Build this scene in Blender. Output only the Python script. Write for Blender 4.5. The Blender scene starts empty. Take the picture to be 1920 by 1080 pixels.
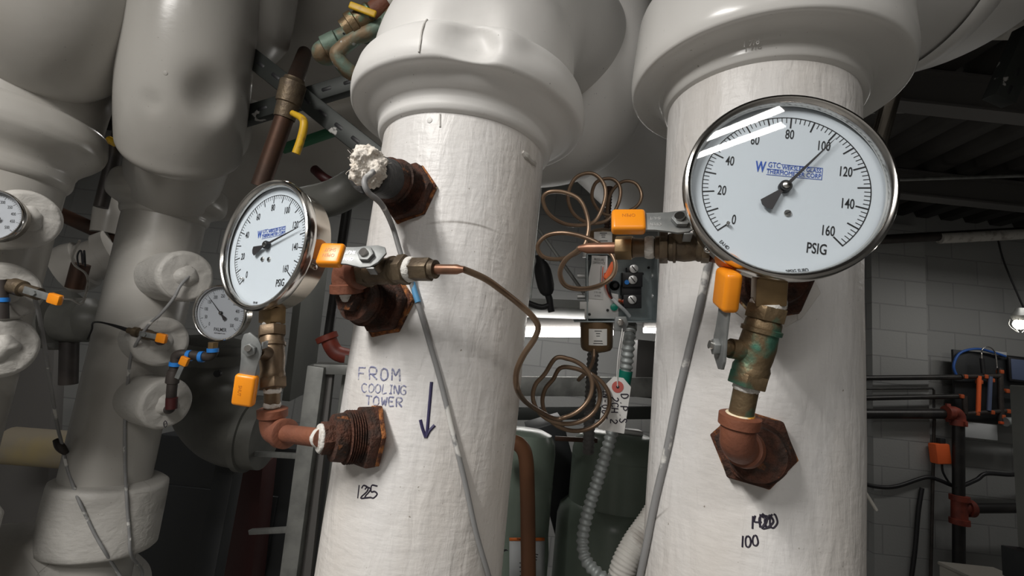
import bpy, bmesh, math, random
from mathutils import Vector as V, Matrix, noise
random.seed(7)
C = bpy.context.scene.collection
sc = bpy.context.scene
R_ = math.radians
# ---------------------------------------------------------------- camera, world, lights, exposure
F = 900.0; PITCH = R_(8.9); ROLL = R_(6.15); CAM = V((0, 0, 1.9))
cr, sr, cp, sp = math.cos(ROLL), math.sin(ROLL), math.cos(PITCH), math.sin(PITCH)
RIGHT = V((cr, -sr*sp, sr*cp)); UP = V((-sr, -cr*sp, cr*cp)); FWD = V((0, cp, sp))
cam = bpy.data.objects.new('camera', bpy.data.cameras.new('camera')); C.objects.link(cam)
cam.matrix_world = Matrix(((RIGHT.x, UP.x, -FWD.x, CAM.x), (RIGHT.y, UP.y, -FWD.y, CAM.y), (RIGHT.z, UP.z, -FWD.z, CAM.z), (0, 0, 0, 1)))
cam.data.sensor_width = 36; cam.data.lens = 36*F/1920; cam.data.clip_start = 0.02
sc.camera = cam
w = bpy.data.worlds.new('world'); sc.world = w; w.use_nodes = True
w.node_tree.nodes['Background'].inputs[0].default_value = (.8, .9, 1, 1); w.node_tree.nodes['Background'].inputs[1].default_value = .0
sc.view_settings.view_transform = 'Standard'; sc.view_settings.look = 'None'
sc.view_settings.gamma = 1; sc.view_settings.use_curve_mapping = False
sc.view_settings.exposure = 0.3
def area(name, loc, target, sx, sy, power, col):
    l = bpy.data.lights.new(name, 'AREA'); l.shape = 'RECTANGLE'; l.size = sx; l.size_y = sy; l.energy = power; l.color = col
    o = bpy.data.objects.new(name, l); C.objects.link(o); o.location = loc
    d = V(target)-V(loc); o.rotation_euler = d.to_track_quat('-Z', 'Y').to_euler(); return o
# ceiling fluorescent lamps over the aisle the photographer stands in
def tube_or_fill_lamp(a, b, z, power, w=.05):
    """one fluorescent tube of a twin ceiling fitting, or an added fill strip, shining down"""
    a = V((*a, z)); b = V((*b, z)); l = bpy.data.lights.new('tube_or_fill_light', 'AREA'); l.shape = 'RECTANGLE'; l.size = (b-a).length; l.size_y = w; l.energy = power; l.color = (1, .97, .93)
    o = bpy.data.objects.new('tube_or_fill_light', l); C.objects.link(o); x = (b-a).normalized(); y = V((0, 0, 1)).cross(x)
    o.matrix_world = Matrix(((x.x, y.x, 0, (a.x+b.x)/2), (x.y, y.y, 0, (a.y+b.y)/2), (0, 0, 1, z), (0, 0, 0, 1))); return o
# twin-tube ceiling fittings over the aisle the photographer stands in, then two added fill strips
tube_or_fill_lamp((.40, -1.34), (-.62, -1.95), 3.25, 9); tube_or_fill_lamp((.42, -1.47), (-.56, -2.05), 3.25, 9)
tube_or_fill_lamp((-.62, -.05), (-1.1, -1.1), 2.8, 18); tube_or_fill_lamp((-.72, .0), (-1.20, -1.05), 2.8, 18)
tube_or_fill_lamp((-1.6, 2.3), (-.4, 2.3), 3.15, 9, .12); tube_or_fill_lamp((2.9, 2.7), (4.1, 2.7), 3.0, 5, .12)  # fill strips with no visible source, added to brighten the far bays

# ---------------------------------------------------------------- pixel rays -> world points
def ray(px, py):
    u = (px-960)/F; v = -(py-540)/F
    return RIGHT*u + UP*v + FWD
def P(px, py, d): return CAM + ray(px, py)*d          # d = distance along the view axis
def atY(px, py, y):
    r = ray(px, py); return CAM + r*(y/r.y)
def proj(p):
    q = p-CAM; d = q.dot(FWD); return 960+F*q.dot(RIGHT)/d, 540-F*q.dot(UP)/d, d
def along(Q, n, px):
    lo, hi = 0, .6
    f = lambda t: proj(Q+n*t)[0]-px
    s = 1 if f(0) > 0 else -1
    for _ in range(50):
        m = (lo+hi)/2
        if s*f(m) > 0: lo = m
        else: hi = m
    return Q+n*lo
class Pipe: pass
def mkpipe(az, half, R):
    p = Pipe(); p.R = R; d = R/math.sin(half); p.x = d*math.sin(az); p.y = d*math.cos(az); return p
PC = mkpipe(-.1345, .1733, .12); PD = mkpipe(.4711, .1721, .12); PB = mkpipe(-.6438, .0591, .10)
PA = Pipe(); PA.R = .12; _d = 1.50; _a = -.770-math.asin(.12/_d); PA.x = _d*math.sin(_a); PA.y = _d*math.cos(_a)
def on(px, py, pipe, extra=0.0):
    r = ray(px, py); R = pipe.R+extra
    a = r.x*r.x+r.y*r.y; b = -2*(r.x*pipe.x+r.y*pipe.y); c = pipe.x**2+pipe.y**2-R*R
    q = b*b-4*a*c
    t = (-b-math.sqrt(max(q, 0)))/(2*a)
    return CAM+r*t
def zhit(px, py, pipe, r): return on(px, py, pipe, r-pipe.R).z
def nrm(p, pipe): return V((p.x-pipe.x, p.y-pipe.y, 0)).normalized()

# ---------------------------------------------------------------- materials
M = {}
def nodes(name):
    m = bpy.data.materials.new(name); m.use_nodes = True; nt = m.node_tree
    return m, nt, nt.nodes['Principled BSDF']
def pm(name, c, rough=.5, metal=0, c2=None, sc2=20, lo=.45, hi=.6, bump=0, bs=60, c3=None, sc3=8, lo3=.55, hi3=.65, coat=0, stretch=(1, 1, 1), bstretch=None, det=4, rvar=0):
    m, nt, b = nodes(name); N = nt.nodes; L = nt.links
    b.inputs['Roughness'].default_value = rough; b.inputs['Metallic'].default_value = metal
    b.inputs['Coat Weight'].default_value = coat; b.inputs['Coat Roughness'].default_value = .12
    b.inputs['Base Color'].default_value = (*c, 1)
    tc = N.new('ShaderNodeTexCoord')
    def nz(scale, st):
        mp = N.new('ShaderNodeMapping'); mp.inputs['Scale'].default_value = st; L.new(tc.outputs['Object'], mp.inputs[0])
        n = N.new('ShaderNodeTexNoise'); n.inputs['Scale'].default_value = scale; n.inputs['Detail'].default_value = det; L.new(mp.outputs[0], n.inputs['Vector']); return n
    col = None
    for (cc, s, l, h) in ((c2, sc2, lo, hi), (c3, sc3, lo3, hi3)):
        if cc is None: continue
        n = nz(s, stretch); rp = N.new('ShaderNodeMapRange'); rp.inputs[1].default_value = l; rp.inputs[2].default_value = h
        L.new(n.outputs[0], rp.inputs[0])
        mx = N.new('ShaderNodeMix'); mx.data_type = 'RGBA'; L.new(rp.outputs[0], mx.inputs[0])
        if col is None: mx.inputs[6].default_value = (*c, 1)
        else: L.new(col, mx.inputs[6])
        mx.inputs[7].default_value = (*cc, 1); col = mx.outputs[2]
        if rvar:
            ad = N.new('ShaderNodeMath'); ad.operation = 'MULTIPLY_ADD'; L.new(rp.outputs[0], ad.inputs[0]); ad.inputs[1].default_value = rvar; ad.inputs[2].default_value = rough; L.new(ad.outputs[0], b.inputs['Roughness'])
    if col: L.new(col, b.inputs['Base Color'])
    if bump:
        n = nz(bs, bstretch or stretch); bp = N.new('ShaderNodeBump'); bp.inputs['Strength'].default_value = bump; bp.inputs['Distance'].default_value = .004
        L.new(n.outputs[0], bp.inputs['Height']); L.new(bp.outputs[0], b.inputs['Normal'])
    M[name] = m; return m
def paint(name, base, dirt, rough=.45, cracks=True, bump=.35, st=(1, 1, .28)):
    """white paint over pipe: brush streaks, hairline scratches, grime specks"""
    m, nt, b = nodes(name); N = nt.nodes; L = nt.links
    tc = N.new('ShaderNodeTexCoord'); b.inputs['Roughness'].default_value = rough
    def nz(scale, st, det=5, dist=0):
        mp = N.new('ShaderNodeMapping'); mp.inputs['Scale'].default_value = st; L.new(tc.outputs['Object'], mp.inputs[0])
        n = N.new('ShaderNodeTexNoise'); n.inputs['Scale'].default_value = scale; n.inputs['Detail'].default_value = det; n.inputs['Distortion'].default_value = dist; L.new(mp.outputs[0], n.inputs['Vector']); return n.outputs[0]
    def rng(x, l, h):
        r = N.new('ShaderNodeMapRange'); r.inputs[1].default_value = l; r.inputs[2].default_value = h; L.new(x, r.inputs[0]); return r.outputs[0]
    def mix(f, a, c):
        x = N.new('ShaderNodeMix'); x.data_type = 'RGBA'; L.new(f, x.inputs[0])
        if isinstance(a, tuple): x.inputs[6].default_value = (*a, 1)
        else: L.new(a, x.inputs[6])
        x.inputs[7].default_value = (*c, 1); return x.outputs[2]
    big = rng(nz(4, (1, 1, .35)), .44, .78)
    col = mix(big, base, dirt)
    speck = rng(nz(190, (1, 1, .8), 3), .73, .77)
    col = mix(speck, col, tuple(x*.55 for x in dirt))
    if cracks:
        sv = N.new('ShaderNodeTexVoronoi'); sv.feature = 'DISTANCE_TO_EDGE'; sv.inputs['Scale'].default_value = 9
        mp = N.new('ShaderNodeMapping'); mp.inputs['Scale'].default_value = (1, 1, .45); mp.inputs['Rotation'].default_value = (.2, .3, .5); L.new(tc.outputs['Object'], mp.inputs[0]); L.new(mp.outputs[0], sv.inputs['Vector'])
        cr1 = rng(sv.outputs[0], .009, .0)
        gate = rng(nz(6, (1, 1, 1), 2), .54, .62)
        mu = N.new('ShaderNodeMath'); mu.operation = 'MULTIPLY'; L.new(cr1, mu.inputs[0]); L.new(gate, mu.inputs[1])
        m2 = N.new('ShaderNodeMath'); m2.operation = 'MULTIPLY'; L.new(mu.outputs[0], m2.inputs[0]); m2.inputs[1].default_value = .8
        col = mix(m2.outputs[0], col, (.22, .20, .18))
    L.new(col, b.inputs['Base Color'])
    h1 = nz(60, st if cracks else (.5, .5, .5), 6, .4); h2 = nz(130, (.35, .35, 1.0), 4)
    ad = N.new('ShaderNodeMath'); ad.operation = 'ADD'; L.new(h1, ad.inputs[0])
    m3 = N.new('ShaderNodeMath'); m3.operation = 'MULTIPLY'; L.new(h2, m3.inputs[0]); m3.inputs[1].default_value = .4; L.new(m3.outputs[0], ad.inputs[1])
    bp = N.new('ShaderNodeBump'); bp.inputs['Strength'].default_value = bump; bp.inputs['Distance'].default_value = .004
    L.new(ad.outputs[0], bp.inputs['Height']); L.new(bp.outputs[0], b.inputs['Normal'])
    M[name] = m; return m
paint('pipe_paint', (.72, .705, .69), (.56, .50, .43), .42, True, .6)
paint('cover_paint', (.72, .71, .69), (.67, .65, .625), .5, False, .12)
paint('gloss_paint', (.72, .71, .685), (.67, .65, .62), .24, False, .05)
paint('mastic_paint', (.52, .505, .475), (.44, .42, .385), .5, True, .7, (.7, .7, .7))
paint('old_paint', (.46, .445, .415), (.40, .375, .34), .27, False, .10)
pm('rust', (.085, .030, .016), .85, 0, (.035, .018, .012), 60, .4, .6, .9, 260, (.26, .085, .022), 55, .64, .74)
pm('rust_edge', (.36, .13, .035), .9, 0, (.08, .028, .014), 90, .42, .58, .9, 240, (.6, .45, .25), 70, .62, .68)
pm('red_iron', (.215, .075, .038), .62, 0, (.16, .055, .03), 18, .4, .65, .25, 160)
pm('red_paint', (.26, .05, .03), .5, 0, (.16, .03, .02), 15, .4, .6, .1, 60)
pm('steel', (.62, .60, .57), .16, 1, None)
pm('steel_case', (.60, .55, .48), .2, 1, (.42, .38, .33), 14, .4, .65)
pm('brass', (.185, .13, .08), .45, .6, (.12, .085, .055), 40, .4, .65, .12, 120)
pm('brass_bright', (.27, .18, .085), .4, .6, (.18, .12, .06), 30, .4, .65, .06, 100)
pm('bronze_old', (.165, .125, .08), .5, .6, (.10, .075, .052), 45, .4, .65, .25, 150)
pm('bronze_green', (.21, .15, .085), .5, .75, (.10, .24, .17), 38, .52, .63, .3, 130)
pm('verdigris', (.15, .21, .165), .6, .3, (.22, .155, .09), 22, .48, .6, .35, 90, (.5, .52, .5), 50, .64, .68)
pm('zinc', (.27, .28, .275), .5, .5, (.21, .22, .22), 60, .4, .65, .06, 120)
pm('zinc_box', (.36, .41, .42), .36, .7, (.27, .31, .325), 25, .4, .65)
pm('galv', (.34, .345, .33), .5, .6, (.24, .245, .235), 16, .4, .62)
pm('alu', (.72, .72, .71), .35, .6)
pm('orange_grip', (.90, .30, .012), .33, 0, (.80, .24, .01), 20, .45, .7)
pm('orange_plug', (.80, .26, .04), .55)
pm('orange_dull', (.50, .10, .03), .5)
pm('orange_wire', (.95, .16, .04), .5)
pm('yellow_grip', (.70, .42, .02), .45, 0, (.45, .26, .03), 60, .55, .68)
pm('teflon', (.66, .64, .60), .6, 0, (.42, .38, .33), 120, .55, .68, .5, 260)
pm('copper', (.24, .165, .11), .36, .7, (.17, .11, .072), 20, .4, .65)
pm('copper_pink', (.29, .14, .085), .4, .6, (.18, .095, .06), 30, .45, .65)
pm('copper_dark', (.085, .045, .03), .5, .7, (.07, .045, .035), 12, .4, .65, .1, 60)
pm('copper_paint', (.24, .105, .05), .5, .2, (.19, .085, .045), 5, .4, .65)
pm('black_plastic', (.016, .016, .018), .45)
pm('black_tape', (.008, .008, .009), .6, 0, (.028, .026, .024), 40, .5, .7, .5, 90)
pm('black_pipe', (.016, .015, .015), .4, 0, (.03, .027, .025), 10, .5, .65)
pm('dark_pipe', (.06, .05, .045), .5, .3, (.035, .03, .028), 12, .4, .65)
pm('grey_cable', (.26, .26, .26), .5, 0, (.66, .65, .62), 26, .60, .64, 0)
pm('blue_tape', (.10, .30, .52), .5)
pm('blue_thread', (.02, .20, .62), .5)
pm('conduit', (.32, .345, .34), .5, .35, (.33, .355, .35), 30, .4, .65)
pm('conduit_white', (.60, .58, .54), .6, 0, (.33, .30, .27), 20, .5, .66, .3, 80)
pm('green_tape', (.0, .16, .11), .4)
pm('fluff', (.76, .71, .64), .95, 0, (.60, .54, .46), 50, .5, .7, 1, 120)
pm('chiller_green', (.18, .225, .185), .28, 0, (.165, .205, .17), 6, .4, .7, .05, 30)
pm('machine_green', (.15, .15, .135), .45, 0, (.11, .11, .10), 10, .4, .65, .15, 30)
pm('ink', (.035, .03, .09), .6); pm('ink_faded', (.20, .21, .33), .7, 0, (.45, .45, .5), 300, .5, .6); pm('ink_black', (.02, .015, .03), .6)
pm('dial_white', (.74, .79, .84), .5); pm('dial_grey', (.47, .48, .51), .5); pm('dial_black', (.012, .012, .014), .5); pm('dial_blue', (.03, .10, .48), .5); pm('needle', (.035, .03, .032), .4)
pm('paper', (.78, .77, .75), .6, 0, (.70, .69, .66), 20, .45, .7); pm('tag_red', (.55, .13, .11), .6); pm('label_silver', (.60, .60, .59), .4, .3)
pm('label_grey', (.55, .57, .58), .5); pm('warn_orange', (.75, .18, .03), .5); pm('label_green', (.03, .14, .07), .5)
pm('ceil_white', (.30, .285, .265), .6, 0, (.24, .225, .21), 3, .4, .7)
pm('floor', (.42, .41, .39), .6, 0, (.14, .135, .13), 5, .4, .65, .1, 20)
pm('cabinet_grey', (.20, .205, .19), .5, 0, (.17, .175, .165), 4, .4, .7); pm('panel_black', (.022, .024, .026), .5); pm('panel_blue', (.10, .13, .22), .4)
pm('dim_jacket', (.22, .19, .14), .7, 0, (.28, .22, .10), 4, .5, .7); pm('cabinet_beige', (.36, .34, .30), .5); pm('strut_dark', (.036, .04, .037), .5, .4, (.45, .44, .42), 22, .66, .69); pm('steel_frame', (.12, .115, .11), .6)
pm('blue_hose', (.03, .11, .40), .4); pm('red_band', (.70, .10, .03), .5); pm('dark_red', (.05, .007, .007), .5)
def emis(name, col, s):
    m, nt, b = nodes(name); b.inputs['Base Color'].default_value = (*col, 1); b.inputs['Emission Color'].default_value = (*col, 1); b.inputs['Emission Strength'].default_value = s; M[name] = m
emis('lamp_on', (1, .97, .93), 14); emis('bulb_on', (1, .93, .82), 25)
def glass():
    m = bpy.data.materials.new('gauge_glass'); m.use_nodes = True; nt = m.node_tree; N = nt.nodes; L = nt.links; N.clear()
    o = N.new('ShaderNodeOutputMaterial'); t = N.new('ShaderNodeBsdfTransparent'); t.inputs[0].default_value = (.975, .985, .99, 1)
    g = N.new('ShaderNodeBsdfGlossy'); g.inputs['Roughness'].default_value = .015; lw = N.new('ShaderNodeLayerWeight'); lw.inputs['Blend'].default_value = .5; pw = N.new('ShaderNodeMath'); pw.operation = 'POWER'; L.new(lw.outputs['Facing'], pw.inputs[0]); pw.inputs[1].default_value = 5; fr = N.new('ShaderNodeMath'); fr.operation = 'MULTIPLY_ADD'; L.new(pw.outputs[0], fr.inputs[0]); fr.inputs[1].default_value = .85; fr.inputs[2].default_value = .05
    mx = N.new('ShaderNodeMixShader'); L.new(fr.outputs[0], mx.inputs[0]); L.new(t.outputs[0], mx.inputs[1]); L.new(g.outputs[0], mx.inputs[2]); L.new(mx.outputs[0], o.inputs[0]); M['glass'] = m
glass()
def blocks():
    m, nt, b = nodes('block_wall'); N = nt.nodes; L = nt.links; b.inputs['Roughness'].default_value = .55
    tc = N.new('ShaderNodeTexCoord'); sx = N.new('ShaderNodeSeparateXYZ'); L.new(tc.outputs['Object'], sx.inputs[0])
    ad = N.new('ShaderNodeMath'); ad.operation = 'ADD'; L.new(sx.outputs[0], ad.inputs[0]); L.new(sx.outputs[1], ad.inputs[1])
    cx = N.new('ShaderNodeCombineXYZ'); L.new(ad.outputs[0], cx.inputs[0]); L.new(sx.outputs[2], cx.inputs[1])
    br = N.new('ShaderNodeTexBrick'); br.inputs['Scale'].default_value = 1; br.inputs['Brick Width'].default_value = .4; br.inputs['Row Height'].default_value = .2; br.inputs['Mortar Size'].default_value = .005; br.inputs['Mortar Smooth'].default_value = .3
    br.inputs['Color1'].default_value = (.34, .345, .34, 1); br.inputs['Color2'].default_value = (.31, .315, .31, 1); br.inputs['Mortar'].default_value = (.26, .265, .265, 1)
    L.new(cx.outputs[0], br.inputs['Vector']); L.new(br.outputs[0], b.inputs['Base Color'])
    n = N.new('ShaderNodeTexNoise'); n.inputs['Scale'].default_value = 60; L.new(tc.outputs['Object'], n.inputs['Vector'])
    s = N.new('ShaderNodeMath'); s.operation = 'MULTIPLY_ADD'; L.new(br.outputs['Fac'], s.inputs[0]); s.inputs[1].default_value = -1; 
    q = N.new('ShaderNodeMath'); q.operation = 'MULTIPLY'; L.new(n.outputs[0], q.inputs[0]); q.inputs[1].default_value = .3; L.new(q.outputs[0], s.inputs[2])
    bp = N.new('ShaderNodeBump'); bp.inputs['Strength'].default_value = .6; bp.inputs['Distance'].default_value = .006; L.new(s.outputs[0], bp.inputs['Height']); L.new(bp.outputs[0], b.inputs['Normal'])
    M['block_wall'] = m
blocks()

# ---------------------------------------------------------------- mesh helpers
def frame(o, z, xh=V((1, 0, 0))):
    z = V(z).normalized(); x = V(xh)-z*V(xh).dot(z)
    if x.length < 1e-5: x = V((0, 1, 0))-z*z.y
    x.normalize(); y = z.cross(x)
    return Matrix(((x.x, y.x, z.x, o[0]), (x.y, y.y, z.y, o[1]), (x.z, y.z, z.z, o[2]), (0, 0, 0, 1)))
def axes(o, x, yh):
    x = V(x).normalized(); y = V(yh)-x*V(yh).dot(x); y.normalize(); z = x.cross(y)
    return Matrix(((x.x, y.x, z.x, o[0]), (x.y, y.y, z.y, o[1]), (x.z, y.z, z.z, o[2]), (0, 0, 0, 1)))
def T(x=0, y=0, z=0): return Matrix.Translation((x, y, z))
def spl(pts, n=10):
    pts = [V(p) for p in pts]; out = []
    q = [pts[0]*2-pts[1]]+pts+[pts[-1]*2-pts[-2]]
    for i in range(1, len(q)-2):
        a, b, c, d = q[i-1], q[i], q[i+1], q[i+2]
        for k in range(n):
            t = k/n; out.append(.5*((2*b)+(c-a)*t+(2*a-5*b+4*c-d)*t*t+(3*b-a-3*c+d)*t**3))
    out.append(pts[-1]); return out
class MB:
    def __init__(s): s.b = bmesh.new()
    def lathe(s, prof, Mx, seg=32, caps=True):
        """prof: (z, r) pairs along the local z axis"""
        rings = []
        for z, r in prof:
            rings.append([s.b.verts.new(Mx @ V((r*math.cos(2*math.pi*i/seg), r*math.sin(2*math.pi*i/seg), z))) for i in range(seg)])
        for a, b in zip(rings, rings[1:]):
            for i in range(seg): s.b.faces.new((a[i], a[(i+1) % seg], b[(i+1) % seg], b[i]))
        if caps:
            s.b.faces.new(rings[0][::-1]); s.b.faces.new(rings[-1])
        return s
    def cyl(s, a, b, r, seg=24, r2=None):
        a = V(a); b = V(b); return s.lathe([(0, r), ((b-a).length, r if r2 is None else r2)], frame(a, b-a), seg)
    def tube(s, pts, r, seg=12, caps=True):
        pts = [V(p) for p in pts]; n = len(pts); rings = []; x = None
        for i, p in enumerate(pts):
            t = (pts[min(i+1, n-1)]-pts[max(i-1, 0)]).normalized()
            if x is None: x = t.orthogonal().normalized()
            else: x = (x-t*x.dot(t)).normalized()
            y = t.cross(x); rr = r(i/(n-1)) if callable(r) else r
            rings.append([s.b.verts.new(p+(x*math.cos(2*math.pi*k/seg)+y*math.sin(2*math.pi*k/seg))*rr) for k in range(seg)])
        for a, b in zip(rings, rings[1:]):
            for i in range(seg): s.b.faces.new((a[i], a[(i+1) % seg], b[(i+1) % seg], b[i]))
        if caps: s.b.faces.new(rings[0][::-1]); s.b.faces.new(rings[-1])
        return s
    def _app(s, t, Mx):
        mp = {v: s.b.verts.new(Mx @ v.co) for v in t.verts}
        for f in t.faces: s.b.faces.new([mp[v] for v in f.verts])
        t.free(); return s
    def box(s, sx, sy, sz, Mx, bev=0, seg=2):
        t = bmesh.new(); bmesh.ops.create_cube(t, size=1, matrix=Matrix.Diagonal((sx, sy, sz, 1)))
        if bev: bmesh.ops.bevel(t, geom=t.edges[:], offset=bev, segments=seg, affect='EDGES', profile=.5)
        return s._app(t, Mx)
    def prism(s, poly, h, Mx, bev=0):
        """polygon in local xy extruded from z=0 to z=h"""
        t = bmesh.new(); a = [t.verts.new((x, y, 0)) for x, y in poly]; b = [t.verts.new((x, y, h)) for x, y in poly]
        t.faces.new(a[::-1]); t.faces.new(b); n = len(poly)
        for i in range(n): t.faces.new((a[i], a[(i+1) % n], b[(i+1) % n], b[i]))
        bmesh.ops.recalc_face_normals(t, faces=t.faces[:])
        if bev: bmesh.ops.bevel(t, geom=t.edges[:], offset=bev, segments=2, affect='EDGES', profile=.5)
        return s._app(t, Mx)
    def hexa(s, r, h, Mx, bev=0, n=6, jit=0):
        return s.prism([((r+random.uniform(-jit, jit))*math.cos(2*math.pi*i/n), (r+random.uniform(-jit, jit))*math.sin(2*math.pi*i/n)) for i in range(n)], h, Mx, bev)
    def text(s, body, size, Mx, sx=.72, ext=.00012, shear=0, bold=0):
        cu = bpy.data.curves.new('t', 'FONT'); cu.body = body; cu.size = size; cu.align_x = 'CENTER'; cu.align_y = 'CENTER'; cu.extrude = ext; cu.offset = bold; cu.shear = shear; cu.resolution_u = 3
        o = bpy.data.objects.new('t', cu); me = o.to_mesh()
        t = bmesh.new(); t.from_mesh(me); o.to_mesh_clear(); bpy.data.objects.remove(o); bpy.data.curves.remove(cu)
        return s._app(t, Mx @ Matrix.Diagonal((sx, 1, 1, 1)))
    def dents(s, lst):
        for v in s.b.verts:
            for c, r, vec in lst:
                d = (v.co-c).length/r
                if d < 2: v.co += V(vec)*math.exp(-d**3*1.3)
        return s
    def wob(s, amp, scale, seed=0):
        s.b.normal_update()
        for v in s.b.verts:
            v.co += v.normal*noise.noise(v.co*scale+V((seed, 0, 0)))*amp
        return s
    def build(s, name, mat, parent=None, ang=38, loc=None):
        bmesh.ops.recalc_face_normals(s.b, faces=s.b.faces[:])
        for f in s.b.faces: f.smooth = True
        for e in s.b.edges:
            if len(e.link_faces) == 2 and e.calc_face_angle(0) > R_(ang): e.smooth = False
        off = V((0, 0, 0)); q = parent
        while q is not None: off += q.location; q = q.parent
        if parent is None: off = V(loc) if loc is not None else sum((v.co for v in s.b.verts), V((0, 0, 0)))/max(1, len(s.b.verts))
        for v in s.b.verts: v.co -= off
        me = bpy.data.meshes.new(name); s.b.to_mesh(me); s.b.free(); me.materials.append(M[mat])
        o = bpy.data.objects.new(name, me); C.objects.link(o)
        if parent is None: o.location = off
        else: o.parent = parent
        return o
def tag(o, label, cat, group=None):
    o['label'] = label; o['category'] = cat
    if group: o['group'] = group
    return o
def thing(name, label, cat, loc, group=None):
    o = bpy.data.objects.new(name, None); o.empty_display_size = .02; C.objects.link(o); o.location = V(loc); return tag(o, label, cat, group)
def struct(o): o['kind'] = 'structure'; return o
def lab(o, l): o['label'] = l; return o
def dense(prof, step):
    out = [prof[0]]
    for a, b in zip(prof, prof[1:]):
        n = max(1, int(math.hypot(b[0]-a[0], b[1]-a[1])/step))
        out += [(a[0]+(b[0]-a[0])*k/n, a[1]+(b[1]-a[1])*k/n) for k in range(1, n+1)]
    return out
Z = V((0, 0, 1))
from mathutils.bvhtree import BVHTree
_bv = {}
def hit(objs, px, py, off=0.0, fb=None):
    """first point of the given built parts met by the sight line through a pixel, lifted off the surface"""
    best = None; r = ray(px, py).normalized()
    for o in objs:
        if o.name not in _bv:
            sh = V((0, 0, 0)); q = o
            while q is not None: sh += q.location; q = q.parent
            _bv[o.name] = BVHTree.FromPolygons([v.co+sh for v in o.data.vertices], [p.vertices[:] for p in o.data.polygons])
        h = _bv[o.name].ray_cast(CAM, r)
        if h[0] is not None and (best is None or h[3] < best[3]): best = h
    if best is None: return fb
    n = best[1] if best[1].dot(r) < 0 else -best[1]
    return best[0]+n*off

# ---------------------------------------------------------------- the room
YW = 3.7; ZC = 3.42
struct(MB().box(8.4, 7.6, .1, T(.6, .7, -.05)).build('floor', 'floor'))
struct(MB().box(8.4, .15, 4.2, T(.6, YW+.075, 2.1)).build('wall_back', 'block_wall'))
struct(MB().box(.15, 7.6, 4.2, T(-3.6, .7, 2.1)).build('wall_left', 'block_wall'))
struct(MB().box(.15, 7.6, 4.2, T(4.8, .7, 2.1)).build('wall_right', 'block_wall'))
pm('light_wall', (.62, .61, .59), .6)
struct(MB().box(8.4, .15, 4.2, T(.6, -3.1, 2.1)).build('wall_front', 'light_wall'))
# corrugated metal roof deck as real ribs
mb = MB(); prof = []
x = -3.6
while x < 4.8:
    prof += [(x, 0), (x+.08, 0), (x+.11, .06), (x+.17, .06)]; x += .2
a = [mb.b.verts.new((px, -3.1, ZC+pz)) for px, pz in prof]; b = [mb.b.verts.new((px, YW+.1, ZC+pz)) for px, pz in prof]
for i in range(len(prof)-1): mb.b.faces.new((a[i], a[i+1], b[i+1], b[i]))
pm('deck', (.075, .07, .065), .6, .2, (.05, .047, .043), 4, .4, .7)
dk = mb.build('ceiling', 'deck', ang=20); md = dk.modifiers.new('s', 'SOLIDIFY'); md.thickness = .01; struct(dk)
def ibeam(p, q, h, wd, mat='steel_frame'):
    m = MB(); c = (p+q)/2; L = (q-p).length; X = axes(c, q-p, V((0, 1, 0)) if abs((q-p).normalized().y) < .9 else V((1, 0, 0)))
    m.box(L, wd, .012, X @ T(0, 0, h/2)); m.box(L, wd, .012, X @ T(0, 0, -h/2)); m.box(L, .01, h, X); return m
for i, (y, h) in enumerate(((1.15, .18), (2.0, .16), (2.95, .16))):
    o = ibeam(V((-3.4, y, ZC-h/2-.02)), V((4.6, y, ZC-h/2-.02)), h, .09).build('trim_%d' % (i+1), 'steel_frame'); struct(o)
# pilaster in the block wall
struct(MB().box(.42, .10, 3.3, T(atY(1680, 800, 3.65).x, YW-.05, 1.65)).build('trim_4', 'block_wall'))

# ---------------------------------------------------------------- big white pipes
def chamfer(pr, c=.003):
    out = [pr[0]]
    for a, b, d in zip(pr, pr[1:], pr[2:]):
        for q, sg in ((a, 1), (d, -1)):
            v = (q[0]-b[0], q[1]-b[1]); l = math.hypot(*v); k = min(c, l*.4)/max(l, 1e-6)
            out.append((b[0]+v[0]*k, b[1]+v[1]*k))
    out.append(pr[-1]); return out
def big_pipe(name, label, pipe, z0, x, ys, top=None, mat='pipe_paint', rr=(1.08, 1.17, 1.31, 1.46)):
    """ys: the pixel rows of the seven step edges of the collar, seen at column x on the near side"""
    R = pipe.R; root = thing(name, label, 'pipe', (pipe.x, pipe.y, z0), 'white painted vertical pipes'); X = T(pipe.x, pipe.y, 0)
    r1, r2, r2b, r3 = (R*k for k in rr)
    zz = [zhit(x, y, pipe, r) for y, r in zip(ys, (R, r1, r1, r2, r2b, r3, r3))]
    if top: zz[6] = zz[5]+top
    MB().lathe(dense([(z0, R), (zz[0]+.03, R)], .02), X, 128).wob(.0012, 9, R*100).build('pipe', mat, root)
    pr = [(zz[0]-.001, R*.97), (zz[0], R*1.012), (zz[1], r1), (zz[2], r1*1.004), (zz[3], r2), (zz[4], r2b), (zz[5], r3*.985), (zz[5]+.02, r3*1.006), (zz[6], r3*.97), (zz[6]+.012, r3*.86), (zz[6]+.016, r3*.8)]
    return root, chamfer(chamfer(pr, .004), .0015), X, zz
rootC, pr, X, zz = big_pipe('riser_pipe', 'white painted riser pipe with handwritten FROM COOLING TOWER and a down arrow', PC, 0, 828, (211, 198, 172, 157, 120, 105, 30))
z4 = zz[6]
dl = [(on(872, 60, PC, .056), .030, V((.010, .022, .004))), (on(905, 82, PC, .056), .020, V((.004, .010, .002))), (on(968, 62, PC, .056), .022, V((-.003, -.008, -.001)))]
MB().lathe(dense(pr, .005), X, 160, False).dents(dl).wob(.0009, 14, 3).build('fitting_cover', 'cover_paint', rootC, 60)
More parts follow.
